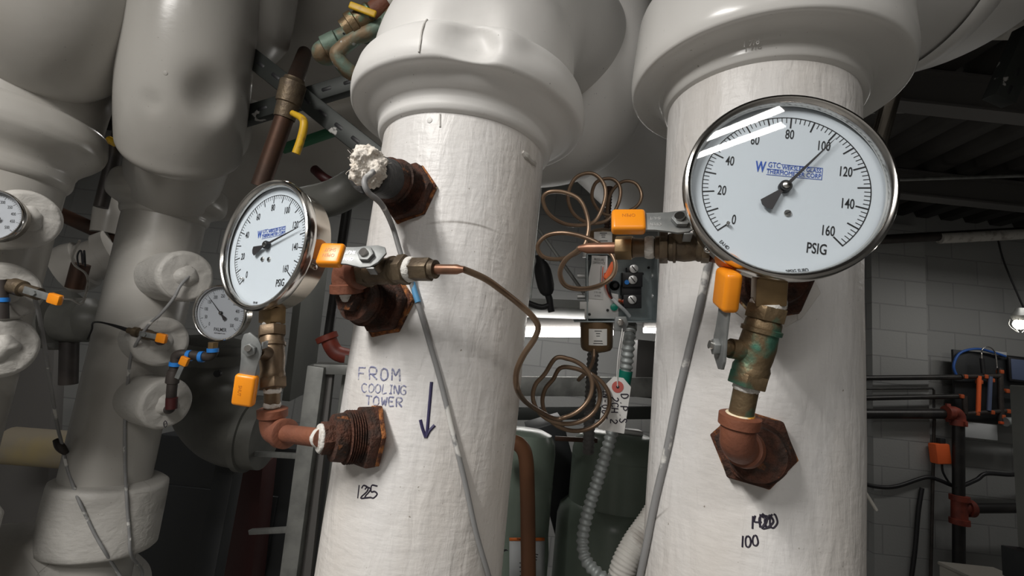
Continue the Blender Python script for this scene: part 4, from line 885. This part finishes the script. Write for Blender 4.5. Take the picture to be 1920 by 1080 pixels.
MB().lathe([(0, .021), (.03, .022), (.032, .025), (.075, .026), (.08, .021), (.085, .02)], frame(P(533, 222, 1.0), P(548, 165, 1.0)-P(533, 222, 1.0)), 24).build('valve_body', 'bronze_old', cd)
MB().cyl(P(546, 172, 1.0), P(571, 100, 1.34), .0185, 20).build('upper_pipe', 'copper_dark', cd)
lv = MB().tube(spl([P(548, 212, .985), P(566, 222, .975), P(570, 235, .97), P(564, 262, .97), P(555, 288, .97)], 5), lambda t: .006+.002*min(1, t*3), 10).build('lever', 'yellow_grip', cd)
# green label strip
boxbetween(P(528, 280, 1.3), P(625, 247, 1.28), .02, .022, 'label_green', 'pipe_marker', 'green pipe marker strip behind the yellow lever', 'marker')
tag(MB().tube(spl([P(590, 318, 1.4), P(610, 335, 1.38), P(640, 350, 1.4)], 5), .014, 14).build('rusty_hook', 'dark_red'), 'dark rusty hook left of the white fibre plug', 'hook')
tag(MB().tube(spl([P(560, 385, 1.35), P(620, 372, 1.32), P(660, 352, 1.32), P(720, 318, 1.3)], 6), .048, 32).build('pipe_elbow', 'machine_green', None, 60), 'shaded grey pipe elbow behind the white fibre plug', 'pipe fitting', 'pipe elbows')
# green patinated fittings at the top
gf = thing('green_fittings', 'green-stained copper elbow run at the top with a beaded chain', 'pipe fitting', P(640, 90, .9))
MB().tube(spl([P(760, 0, .88), P(720, 45, .9), P(690, 62, .9), P(665, 72, .9), P(640, 92, .9), P(632, 105, .9), P(650, 128, .91), P(680, 150, .93)], 8), .0135, 20).build('pipe', 'verdigris', gf, 60)
MB().tube(spl([P(690, 65, .93), P(670, 62, .93), P(640, 72, .93), P(615, 88, .93), P(602, 98, .93), P(612, 105, .94), P(640, 100, .95)], 8), .0175, 20).build('elbow', 'verdigris', gf, 60)
MB().lathe([(-.016, .016), (-.014, .0215), (.014, .0215), (.016, .016)], frame(P(622, 84, .925), P(600, 95, .925)-P(660, 66, .925)), 24).build('coupling', 'verdigris', gf)
m = MB()
for k in range(11):
    a = R_(-70+k*14); c_ = P(642+7*math.cos(a), 75+13*math.sin(a), .912-.006*math.cos(a)); bmesh.ops.create_icosphere(m.b, subdivisions=1, radius=.0022, matrix=Matrix.Translation(c_))
m.build('bead_chain', 'dial_black', gf)
gv = thing('ball_valve', 'tarnished valve with yellow handle near the top of the photo', 'valve', P(680, 40, .9), 'small brass ball valves')
MB().lathe([(0, .019), (.014, .02), (.015, .024), (.028, .024), (.03, .019), (.06, .021), (.065, .017), (.075, .017)], frame(P(645, 58, .9), P(700, 22, .9)-P(645, 58, .9)), 28).build('body', 'bronze_green', gv)
MB().cyl(P(695, 28, .9), P(735, -4, .9), .0185, 24).build('outlet', 'red_iron', gv)
MB().lathe([(-.005, .02), (.006, .02)], frame(P(730, 2, .9), P(735, -4, .9)-P(700, 22, .9)), 20).build('thread_tape', 'teflon', gv)
X = axes(P(680, 18, .875), P(700, 27, .875)-P(655, 10, .875), UP); lv = MB().box(.052, .013, .006, X, .0028, 3).build('lever', 'yellow_grip', gv, 60)
MB().cyl(P(698, 26, .875), P(694, 36, .9), .005, 12).build('stem', 'bronze_old', gv)
tag(MB().tube(spl([P(640, 120, .98), P(655, 135, .98), P(680, 140, .98), P(720, 125, 1.0)], 5), .015, 16).build('copper_pipe', 'verdigris', None, 60), 'green pipe end ducking behind the middle pipe collar', 'pipe')

# ---------------------------------------------------------------- left middle: machinery, frame, pipes
tag(MB().cyl(P(660, 330, 1.87), P(615, 634, 1.86), .018, 20).build('black_pipe', 'black_pipe'), 'glossy black vertical pipe behind the angled gauge', 'pipe', 'black steel pipes')
rf = thing('red_fitting', 'red painted grooved elbow on top of the steel frame', 'pipe fitting', P(628, 655, 1.85))
MB().tube(spl([P(615, 632, 1.86), P(622, 650, 1.86), P(632, 662, 1.86), P(650, 668, 1.86), P(670, 672, 1.86)], 5), .03, 20).build('body', 'red_paint', rf, 60)
MB().lathe([(-.012, .036), (-.01, .042), (.01, .042), (.012, .036)], frame(P(613, 633, 1.86), P(613, 633, 1.86)-P(622, 655, 1.86)), 24).build('coupling', 'red_paint', rf)
sf = thing('steel_cabinet', 'open grey steel frame cabinet behind the lower red elbow', 'cabinet', P(560, 1080, 1.45))
def bar(a, b, d, w_, t_, mat, name, par):
    a = P(*a, d); b = P(*b, d); return MB().box((b-a).length, w_, t_, axes((a+b)/2, b-a, FWD.cross(b-a)), .002).build(name, mat, par)
bar((598, 685), (542, 1110), 1.45, .05, .05, 'galv', 'upright', sf); bar((618, 690), (572, 1110), 1.47, .03, .02, 'steel_frame', 'upright_flange', sf)
bar((592, 690), (700, 693), 1.46, .03, .04, 'galv', 'top_rail', sf)
m = MB().prism([(0, 0), (.26, 0), (.26, .75), (0, .75)], .01, axes(P(586, 1105, 1.52), P(690, 1120, 1.52)-P(586, 1105, 1.52), P(632, 700, 1.52)-P(586, 1105, 1.52))).build('door_panel', 'cabinet_grey', sf)
boxbetween(P(470, 850, 1.6), P(577, 856, 1.46), .016, .016, 'galv', 'support_rail', 'thin grey rail meeting the steel frame, upper of two', 'rail', group='thin rails left of the steel frame')
boxbetween(P(470, 997, 1.6), P(557, 992, 1.46), .016, .016, 'galv', 'support_rail', 'thin grey rail meeting the steel frame, lower of two', 'rail', group='thin rails left of the steel frame')
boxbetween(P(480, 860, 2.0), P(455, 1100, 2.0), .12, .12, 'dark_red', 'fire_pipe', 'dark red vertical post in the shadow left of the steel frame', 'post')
mk = thing('shade_block', 'added black block standing in for the deep shade below the grey-green pump elbow', 'cabinet', atY(420, 1080, 2.3))  # black block added to keep this shaded corner dark
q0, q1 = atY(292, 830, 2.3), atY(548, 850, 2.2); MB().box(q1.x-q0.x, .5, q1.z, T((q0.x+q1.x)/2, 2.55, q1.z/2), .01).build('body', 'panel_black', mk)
MB().box((q1.x-q0.x)*.8, .02, q1.z*.7, T((q0.x+q1.x)/2, 2.30, q1.z*.5), .005).build('block_front', 'panel_black', mk)
# wall panel / grey cabinet behind
boxbetween(P(590, 480, 2.6), P(560, 740, 2.6), .30, .04, 'cabinet_grey', 'wall_panel', 'grey sheet panel behind the angled gauge valve', 'panel', V((1, 0, 0)))
# grey-green pump elbow
pg = thing('pump_casing', 'grey-green pump elbow with flange below the small grey gauge', 'pump', P(420, 760, 1.55))
MB().tube(spl([P(400, 640, 1.75), P(392, 690, 1.75), P(388, 740, 1.72), P(400, 780, 1.68), P(440, 808, 1.65), P(500, 815, 1.65)], 8), .115, 48).wob(.002, 12).build('casing', 'machine_green', pg, 60)
MB().lathe([(-.02, .09), (-.018, .135), (.018, .135), (.02, .09)], frame(P(398, 668, 1.75), P(398, 640, 1.75)-P(394, 690, 1.75)), 40).build('flange', 'machine_green', pg)
MB().lathe([(-.012, .1), (-.01, .128), (.01, .128), (.012, .1)], frame(P(470, 812, 1.65), P(500, 815, 1.65)-P(440, 808, 1.65)), 40).build('clamp_ring', 'machine_green', pg)
MB().lathe([(0, .012), (.01, .012)], frame(P(410, 700, 1.62), -FWD), 16).build('plug', 'dial_black', pg)
k = P(430, 850, 1.68); MB().box(.07, .07, k.z, T(k.x, k.y+.02, k.z/2), .005).build('pedestal', 'panel_black', pg)
# machinery between A and B
mc = thing('pump_motor', 'dark grey valve actuator between the two left pipes', 'pump', P(130, 600, 1.8))
MB().lathe(dense([(-.10, .07), (-.09, .085), (.06, .085), (.08, .06), (.12, .05)], .03), frame(P(140, 600, 1.85), RIGHT), 32).build('body', 'machine_green', mc)
MB().lathe([(-.02, .1), (-.02, .115), (.02, .115), (.02, .1)], frame(P(112, 600, 1.85), RIGHT), 32).build('flange', 'machine_green', mc)
MB().cyl(P(130, 640, 1.85), P(128, 720, 1.85), .03, 20).build('leg', 'dark_pipe', mc)
MB().cyl(P(140, 540, 1.83), P(152, 495, 1.83), .03, 16).build('conduit_box', 'copper_dark', mc)
MB().tube(spl([P(148, 505, 1.8), P(145, 480, 1.78), P(152, 470, 1.78), P(155, 495, 1.78), P(158, 470, 1.78), P(160, 500, 1.8)], 6), .003, 8).build('lead_wire', 'black_plastic', mc)
tag(MB().lathe(dense([(0, .10), (.05, .105), (.08, .10), (.085, .085), (.15, .085), (.155, .10), (.2, .1)], .02), frame(P(120, 510, 2.0), P(200, 480, 2.05)-P(120, 510, 2.0)), 40).build('pipe_elbow', 'old_paint'), 'ribbed white insulated fitting in the gap between the two left pipes', 'pipe fitting', 'pipe elbows')
tag(MB().cyl(P(110, 400, 2.1), P(225, 452, 2.1), .03, 16).build('dark_pipe', 'copper_dark'), 'dark brown pipe crossing the gap between the two left pipes', 'pipe')
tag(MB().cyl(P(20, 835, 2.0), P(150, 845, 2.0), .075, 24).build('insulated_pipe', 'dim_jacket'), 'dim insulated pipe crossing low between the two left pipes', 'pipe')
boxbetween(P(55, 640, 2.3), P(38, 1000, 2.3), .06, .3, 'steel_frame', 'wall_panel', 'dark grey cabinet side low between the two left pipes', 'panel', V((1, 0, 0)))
yv = thing('ball_valve', 'dark valve with a short yellow lever glimpsed between the two left pipes', 'valve', P(212, 280, 1.75), 'small brass ball valves')
MB().tube([V((P(216, 280, 1.78).x, P(216, 280, 1.78).y, z_)) for z_ in (ZC, 2.9, 2.3)], .022, 14).build('pipe', 'dark_pipe', yv)
MB().cyl(P(204, 262, 1.72), P(216, 268, 1.72), .014, 10).build('lever', 'yellow_grip', yv)
tag(MB().lathe(dense([(-.05, .06), (.05, .068), (.13, .05), (.14, .02)], .03), frame(P(206, 418, 2.1), Z), 24).build('insulated_fitting', 'old_paint'), 'white insulated fitting just left of the narrow pipe collar', 'pipe fitting')

# fittings on the narrow pipe's branches
dS = 1.17
sv = thing('ball_valve', 'small dark valve with orange handle end on the middle branch of the narrow pipe', 'valve', P(270, 625, dS), 'small brass ball valves')
MB().cyl(sb2[0]-sb2[1]*.01, P(303, 634, dS), .013, 16).build('nipple', 'dark_red', sv)
MB().lathe([(0, .007), (.014, .008), (.015, .012), (.026, .012), (.028, .009), (.04, .013), (.055, .013), (.06, .011), (.085, .011)], frame(P(240, 619, dS), P(300, 633, dS)-P(240, 619, dS)), 20).build('body', 'bronze_old', sv)
X = axes(P(285, 630, dS-.02), P(310, 636, dS-.02)-P(270, 627, dS-.02), UP); lv = MB().box(.062, .012, .003, X, .0006).build('lever', 'zinc', sv)
MB().box(.024, .022, .012, X @ T(.024, 0, 0), .003).build('grip', 'orange_grip', lv); MB().hexa(.006, .004, X @ T(-.018, 0, .001)).build('nut', 'zinc', sv)
tag(MB().tube(spl([P(240, 619, dS), P(222, 613, dS), P(205, 608, dS), P(185, 604, dS+.01), P(174, 606, dS+.03), P(172, 618, dS+.05), P(164, 636, dS+.06)], 6), lambda t: .0052-.003*min(1, t*2.5), 10).build('capillary_tube', 'black_plastic', None, 60), 'black thin tube curling off the small valve on the narrow pipe', 'tube', 'coiled copper sensing tubes')
pB = [o for o in rootB.children if o.name.startswith(('pipe', 'insulation_sleeve'))]
def hb(x, y, e=.004): return hit(pB, x, y, e, P(x, y, 1.25))
bp_ = [sb1[0]+sb1[1]*.014, P(338, 536, 1.19), P(325, 560, 1.18), P(300, 590, 1.17), P(280, 608, 1.165), P(258, 640, 1.16), P(245, 672, 1.19)]+[hb(*q) for q in ((238, 735), (234, 790), (233, 850), (234, 895), (236, 925), (238, 960), (241, 1000), (244, 1040))]+[hb(246, 1075, .025), hb(250, 1120, .02)]
tag(MB().tube(spl(bp_, 8), .0036, 10).build('sensor_cable', 'grey_cable', None, 60), 'grey cable hanging from the top branch of the narrow pipe', 'cable')
ap_ = [P(66, 560, .86), P(75, 600, .88), P(92, 700, 1.0), P(106, 790, 1.13), P(116, 832, 1.18)]+[hb(*q) for q in ((127, 868), (138, 905), (150, 938), (165, 972), (180, 1004), (198, 1036))]+[P(222, 1075, 1.2), P(240, 1110, 1.2)]
ac = MB().tube(spl(ap_, 8), .0034, 10).build('sensor_cable', 'grey_cable', None, 60); tag(ac, 'grey cable slanting from the left edge valve across the narrow pipe sleeve', 'cable')
MB().tube(spl([P(104, 824, 1.18), P(113, 838, 1.18), P(124, 850, 1.19)], 4), lambda t: .006+.004*math.sin(t*3.1), 10).build('cable_tie', 'dark_pipe', ac)
# small gauge piping with blue thread sealant
pp = thing('gauge_siphon', 'dark fittings with blue thread sealant under the small grey gauge', 'pipe fitting', P(322, 750, 1.18))
MB().tube(spl([P(400, 655, 1.18), P(399, 662, 1.18), P(392, 668, 1.18), P(380, 668, 1.18), P(352, 665, 1.18), P(340, 664, 1.18), P(331, 668, 1.18), P(329, 680, 1.18), P(326, 700, 1.18), P(322, 730, 1.18), P(320, 762, 1.19), P(316, 768, 1.21)], 6), .0115, 16).build('tubing', 'dark_pipe', pp)
for a, b in (((352, 667), (359, 667)), ((375, 669), (382, 669)), ((329, 679), (328, 686)), ((399, 653), (399, 660))): MB().cyl(P(*a, 1.178), P(*b, 1.178), .0135, 16).build('blue_sealant', 'blue_thread', pp)
MB().cyl(P(400, 642, 1.18), P(399, 655, 1.18), .012, 6).build('brass_nut', 'brass_bright', pp)
MB().lathe([(0, .013), (.012, .015), (.03, .015), (.032, .012)], frame(P(326, 695, 1.18), P(322, 722, 1.18)-P(326, 695, 1.18)), 18).build('valve_body', 'dark_pipe', pp)
X = axes(P(340, 690, 1.155), P(349, 670, 1.155)-P(333, 706, 1.155), RIGHT); lv = MB().box(.055, .011, .003, X, .0006).build('lever', 'zinc', pp); MB().box(.022, .02, .012, X @ T(.018, 0, 0), .003).build('grip', 'orange_grip', lv)
MB().cyl(P(322, 746, 1.175), P(321, 766, 1.175), .013, 16).build('red_cap', 'dark_red', pp)
# left edge valve
lvt = thing('ball_valve', 'paint-spattered valve with orange handle end at the left edge', 'valve', P(60, 552, .84), 'small brass ball valves')
MB().lathe([(0, .009), (.01, .011), (.012, .014), (.03, .014), (.032, .010), (.06, .011)], frame(P(12, 532, .83), P(75, 552, .83)-P(12, 532, .83)), 20).build('body', 'bronze_old', lvt)
X = axes(P(78, 553, .81), P(104, 561, .81)-P(55, 546, .81), UP); lv = MB().box(.062, .012, .003, X, .0006).build('lever', 'zinc', lvt); MB().box(.021, .018, .011, X @ T(.024, 0, 0), .003).build('grip', 'orange_grip', lv); MB().hexa(.005, .004, X @ T(-.012, 0, .001)).build('nut', 'zinc', lvt)
le = thing('gauge_siphon', 'dark vertical fitting with a blue sealant ring at the left edge', 'pipe fitting', P(2, 580, .82))
MB().tube([P(0, 525, .82), P(3, 560, .82), P(4, 598, .82)], .009, 14).build('tubing', 'dark_pipe', le); MB().cyl(P(3, 558, .82), P(3, 566, .82), .0105, 14).build('blue_sealant', 'blue_thread', le)
tag(MB().tube(spl([P(150, 450, 1.4), P(136, 480, 1.4), P(140, 497, 1.4), P(160, 512, 1.4), P(165, 530, 1.4), P(160, 555, 1.4), P(152, 570, 1.4), P(135, 562, 1.4), P(118, 560, 1.4)], 6), .003, 8).build('lead_wire', 'teflon', None, 60), 'thin white-flecked wire looping between the two left pipes', 'wire')

# ---------------------------------------------------------------- right side background
for a, b, d, r, mat, lbl in (((1655, 270), (1678, 135), 1.0, .017, 'galv', 'pair of steel conduits'), ):
    tag(MB().cyl(P(1638, 300, 1.05), P(1690, 110, 1.05), .0175, 20).build('steel_conduit', 'steel_case'), 'shiny steel conduit rising behind the upper right of the largest gauge', 'conduit')
    tag(MB().cyl(P(1600, 240, 1.0), P(1618, 150, 1.0), .008, 16).build('steel_conduit', 'steel_case'), 'thin steel conduit beside the rim of the largest gauge', 'conduit')
Yw = YW-.10
tag(MB().cyl(atY(1600, 452, Yw-.15), atY(1960, 432, Yw-.15), .035, 20).build('wall_pipe', 'dark_pipe'), 'horizontal pipe along the top of the right wall', 'pipe')
tag(MB().cyl(atY(1762, 447, Yw-.16), atY(1915, 439, Yw-.16), .040, 20).build('pipe_sleeve', 'conduit_white'), 'pale sleeve on the horizontal pipe at the top of the right wall', 'pipe')
tag(MB().cyl(atY(1610, 210, 2.35), atY(1960, 203, 2.35), .012, 10).build('roof_rod', 'galv'), 'thin bright rod under the dark roof deck, upper of two', 'rod')
tag(MB().cyl(atY(1640, 338, 2.8), atY(1960, 328, 2.8), .012, 10).build('roof_rod', 'galv'), 'thin bright rod under the dark roof deck, lower of two', 'rod')
boxbetween(P(1930, 60, 1.3), P(1872, 190, 1.3), .04, .06, 'strut_dark', 'strut_channel', 'slotted strut hanging in the top right corner', 'strut', FWD.cross(P(1930, 60, 1.3)-P(1872, 190, 1.3)), 'slotted steel struts', 1)
boxbetween(P(1836, 52, 1.6), P(1990, 52, 1.6), .05, .06, 'conduit_white', 'roof_purlin', 'pale beam edge in the top right corner', 'beam')
for y0, y1, r, lbl in ((709, 707, .019, 'upper black pipe on the right wall'), (747, 743, .018, 'middle black pipe on the right wall'), (776, 776, .036, 'thickest black pipe on the right wall')):
    xe = 1802 if r < .03 else 1790
    tag(MB().cyl(atY(1600, y0, Yw-.08), atY(xe, y1, Yw-.08), r, 20).build('black_pipe', 'black_pipe'), lbl, 'pipe', 'black steel pipes')
tag(MB().tube([atY(1600, 729, Yw-.05), atY(1748, 728, Yw-.05), atY(1751, 732, Yw-.05), atY(1751, 765, Yw-.05)], .008, 10).build('black_pipe', 'black_pipe'), 'thin black tube turning down on the right wall', 'pipe', 'black steel pipes')
re = thing('grooved_elbow', 'red painted grooved elbow at the end of the thickest black pipe', 'pipe fitting', atY(1790, 780, Yw-.1))
MB().tube(spl([atY(1780, 772, Yw-.1), atY(1790, 773, Yw-.1), atY(1797, 780, Yw-.1), atY(1798, 793, Yw-.1)], 5), .04, 20).build('body', 'red_paint', re, 60)
for c_, d_ in (((1778, 774), (-1, 0)), ((1797, 793), (0, 1))):
    c0_ = atY(*c_, Yw-.1); MB().lathe([(-.022, .04), (-.02, .05), (.02, .05), (.022, .04)], frame(c0_, V((1, 0, 0)) if d_[1] == 0 else Z), 24).build('coupling', 'red_paint', re)
    MB().box(.02, .03, .13, frame(c0_, V((1, 0, 0)) if d_[1] == 0 else Z) @ Matrix.Rotation(1.57, 4, 'X'), .004).build('bolt_ear', 'red_paint', re)
tag(MB().cyl(atY(1797, 795, Yw-.1), atY(1798, 1090, Yw-.1), .036, 20).build('black_pipe', 'black_pipe'), 'vertical black pipe below the red grooved elbow', 'pipe', 'black steel pipes')
rt = thing('grooved_tee', 'red painted grooved tee on the vertical black pipe', 'pipe fitting', atY(1799, 955, Yw-.1))
MB().cyl(atY(1799, 930, Yw-.1), atY(1799, 980, Yw-.1), .047, 24).build('body', 'red_paint', rt); MB().cyl(atY(1799, 953, Yw-.1), atY(1818, 953, Yw-.1), .045, 24).build('branch', 'red_paint', rt)
for c_, ax in (((1799, 934), Z), ((1799, 978), Z), ((1817, 953), V((1, 0, 0)))): MB().lathe([(-.02, .045), (-.018, .058), (.018, .058), (.02, .045)], frame(atY(*c_, Yw-.1), ax), 24).build('coupling', 'red_paint', rt)
tag(MB().cyl(atY(1818, 953, Yw-.1), atY(1950, 952, Yw-.1), .034, 20).build('black_pipe', 'black_pipe'), 'horizontal black pipe leaving the red grooved tee', 'pipe', 'black steel pipes')
ob = thing('orange_actuator', 'small orange box hanging on the right wall', 'actuator', atY(1763, 850, Yw-.05))
MB().box(.105, .07, .14, T(*atY(1762, 850, Yw-.05)) @ Matrix.Rotation(-.1, 4, 'Y'), .01).build('body', 'orange_wire', ob); MB().box(.04, .04, .05, T(*atY(1764, 828, Yw-.05)), .005).build('clip', 'panel_black', ob)
MB().tube(spl([atY(1766, 868, Yw-.05), atY(1768, 885, Yw-.05), atY(1780, 905, Yw-.05), atY(1795, 915, Yw-.12)], 5), .007, 8).build('lead', 'black_plastic', ob)
tag(MB().tube(spl([atY(1600, 900, Yw-.03), atY(1640, 912, Yw-.03), atY(1680, 912, Yw-.03), atY(1735, 895, Yw-.03), atY(1760, 900, Yw-.03), atY(1795, 912, Yw-.05), atY(1830, 900, Yw-.03), atY(1850, 888, Yw-.03), atY(1900, 890, Yw-.03), atY(1950, 880, Yw-.03)], 8), .014, 10).build('wire_bundle', 'black_plastic', None, 60), 'black cable bundle drooping along the right wall', 'cable')
tag(MB().tube(spl([atY(1729, 915, Yw-.02), atY(1722, 960, Yw-.02), atY(1716, 1030, Yw-.02), atY(1708, 1090, Yw-.02)], 5), .014, 10).build('wall_cable', 'black_plastic', None, 60), 'black cable dropping down the right wall beside the pilaster', 'cable')
tag(MB().cyl(atY(1752, 770, Yw-.02), atY(1745, 1090, Yw-.02), .010, 10).build('wall_conduit', 'dark_pipe'), 'thin dark conduit running down the right wall below the orange box', 'conduit')
tag(MB().cyl(P(1608, 900, .645), P(1643, 956, .66), .0022, 10).build('white_stick', 'conduit_white'), 'short white stick poking out from behind the right-hand pipe', 'stick')
tag(MB().tube(spl([atY(1870, 445, Yw-.05), atY(1882, 490, Yw-.05), atY(1905, 545, Yw-.05), atY(1925, 590, Yw-.05)], 5), .006, 8).build('wall_cable', 'black_plastic'), 'thin black cord hanging at the upper right wall', 'cable')
# test rig board
pb = thing('rig_board', 'dark board carrying hose manifolds on the right wall', 'board', atY(1850, 730, Yw-.04))
A0, A1 = atY(1785, 655, Yw-.02), atY(1960, 805, Yw-.02)
MB().box(A1.x-A0.x, .02, A0.z-A1.z, T((A0.x+A1.x)/2, Yw-.02, (A0.z+A1.z)/2), .003).build('board', 'panel_black', pb)
MB().box(.11, .01, .03, T(*atY(1873, 663, Yw-.035)), .003).build('pale_handle', 'label_grey', pb)
MB().box(.25, .012, .11, T(*atY(1837, 808, Yw-.05)), .003).build('white_placard', 'label_grey', pb)
m = MB(); m.text('LAB PIPE', .045, axes(atY(1837, 808, Yw-.06), V((1, 0, 0)), Z), .8); m.build('placard_lettering', 'cabinet_grey', pb) if False else m.b.free()
rg = thing('hose_manifold', 'manifold of black tubes with orange bands on the dark board', 'manifold', atY(1850, 740, Yw-.08))
for a, b, r in (((1802, 706), (1876, 705), .016), ((1875, 690), (1877, 790), .018), ((1808, 776), (1894, 770), .016), ((1808, 742), (1810, 776), .016), ((1875, 735), (1930, 734), .010)):
    MB().cyl(atY(*a, Yw-.09), atY(*b, Yw-.09), r, 14).build('tube', 'dark_pipe', rg)
for a, b in (((1836, 705), (1834, 772)), ): MB().cyl(atY(*a, Yw-.10), atY(*b, Yw-.10), .014, 12).build('orange_tube', 'orange_wire', rg)
MB().cyl(atY(1857, 706, Yw-.10), atY(1854, 770, Yw-.10), .014, 12).build('blue_tube', 'panel_blue', rg)
for x, y in ((1808, 706), (1846, 706), (1875, 697), (1886, 733), (1801, 743), (1830, 775), (1858, 773), (1888, 771), (1878, 781), (1858, 713), (1836, 716)): MB().box(.028, .040, .030, T(*atY(x, y, Yw-.09)), .006).build('orange_band', 'orange_dull', rg)
MB().lathe([(0, .012), (.03, .012), (.05, .018), (.06, .008)], frame(atY(1895, 769, Yw-.1), V((1, -.3, 0))), 14).build('silver_knob', 'steel', rg)
MB().cyl(atY(1841, 672, Yw-.1), atY(1844, 700, Yw-.1), .014, 12).build('sampling_port', 'dial_black', rg)
MB().box(.05, .02, .02, T(*atY(1880, 793, Yw-.1)), .004).build('red_tap', 'red_band', rg)
tag(MB().tube(spl([atY(1793, 704, Yw-.06), atY(1788, 685, Yw-.06), atY(1800, 662, Yw-.06), atY(1830, 654, Yw-.06), atY(1860, 660, Yw-.06), atY(1885, 668, Yw-.06)], 6), .009, 10).build('blue_hose', 'blue_hose', None, 60), 'blue hose looping over the dark board', 'hose')
tag(MB().tube(spl([atY(1841, 674, Yw-.1), atY(1842, 655, Yw-.1), atY(1855, 651, Yw-.1), atY(1866, 662, Yw-.1), atY(1870, 690, Yw-.1)], 6), .004, 8).build('lead_wire', 'steel', None, 60), 'thin grey wire arching over the manifold', 'wire')
bs_ = thing('wall_sign', 'blue-grey printed sign on the dark board at the right edge', 'sign', atY(1910, 695, Yw-.05))
A0, A1 = atY(1889, 668, Yw-.06), atY(1960, 722, Yw-.06)
MB().box(A1.x-A0.x, .015, A0.z-A1.z, T((A0.x+A1.x)/2, Yw-.06, (A0.z+A1.z)/2), .012).build('frame', 'dial_black', bs_); MB().box(A1.x-A0.x-.03, .01, A0.z-A1.z-.03, T((A0.x+A1.x)/2, Yw-.067, (A0.z+A1.z)/2), .006).build('sign_face', 'panel_blue', bs_)
tag(MB().cyl(atY(1885, 791, Yw-.12), atY(1960, 791, Yw-.12), .032, 16).build('grey_tube', 'conduit'), 'short pale tube lying at the lower right of the dark board', 'tube')
# caged bulb
bu = thing('wall_lamp', 'bright bare lamp at the right edge of the photo', 'lamp', atY(1912, 595, 2.9))
bmesh_ = MB(); bmesh.ops.create_uvsphere(bmesh_.b, u_segments=20, v_segments=12, radius=.032, matrix=Matrix.Translation(atY(1912, 608, 2.9))); bmesh_.build('bulb', 'bulb_on', bu)
MB().lathe([(0, .03), (.03, .045), (.06, .03), (.08, .02)], frame(atY(1914, 602, 2.9), Z), 20).build('holder', 'galv', bu)
for k in range(5):
    a = 2*math.pi*k/5; c_ = atY(1912, 608, 2.9); MB().tube(spl([c_+V((.042*math.cos(a), .042*math.sin(a), .03)), c_+V((.046*math.cos(a), .046*math.sin(a), -.01)), c_+V((.012*math.cos(a), .012*math.sin(a), -.05))], 4), .002, 6).build('cage_wire', 'galv', bu)
# cabinets in the lower right corner
gc = thing('control_cabinet', 'tall grey cabinet with two dark dials at the right edge', 'cabinet', atY(1930, 1080, 2.5))
q0 = atY(1892, 722, 2.5); q1 = atY(1884, 1022, 2.5)
MB().box(.6, .30, q0.z-q1.z, T(q0.x+.3, 2.35, (q0.z+q1.z)/2), .005).build('body', 'cabinet_grey', gc)
q2 = atY(1876, 1022, 2.5); MB().box(.6, .34, .14, T(q2.x+.3, 2.33, q1.z-.07), .004).build('dial_panel', 'panel_black', gc)
MB().box(.56, .30, q1.z-.14, T(q2.x+.32, 2.35, (q1.z-.14)/2), .004).build('plinth', 'cabinet_grey', gc)
for x in (1900, 1916):
    k = atY(x, 1050, 2.16); MB().lathe([(0, .022), (.008, .022), (.012, .014)], frame(V((k.x, 2.163, q1.z-.07)), V((0, -1, 0))), 20).build('dial', 'galv', gc)
bc = thing('equipment_case', 'beige equipment case top in the lower right corner', 'case', atY(1820, 1080, 2.9))
q0 = atY(1760, 1059, 3.0); q1 = atY(1862, 1059, 3.0)
MB().box(q1.x-q0.x, .5, q0.z, T((q0.x+q1.x)/2, 2.75, q0.z/2), .008).build('body', 'cabinet_beige', bc); MB().box(q1.x-q0.x+.01, .51, .02, T((q0.x+q1.x)/2, 2.75, q0.z+.01), .006).build('lid', 'cabinet_beige', bc)
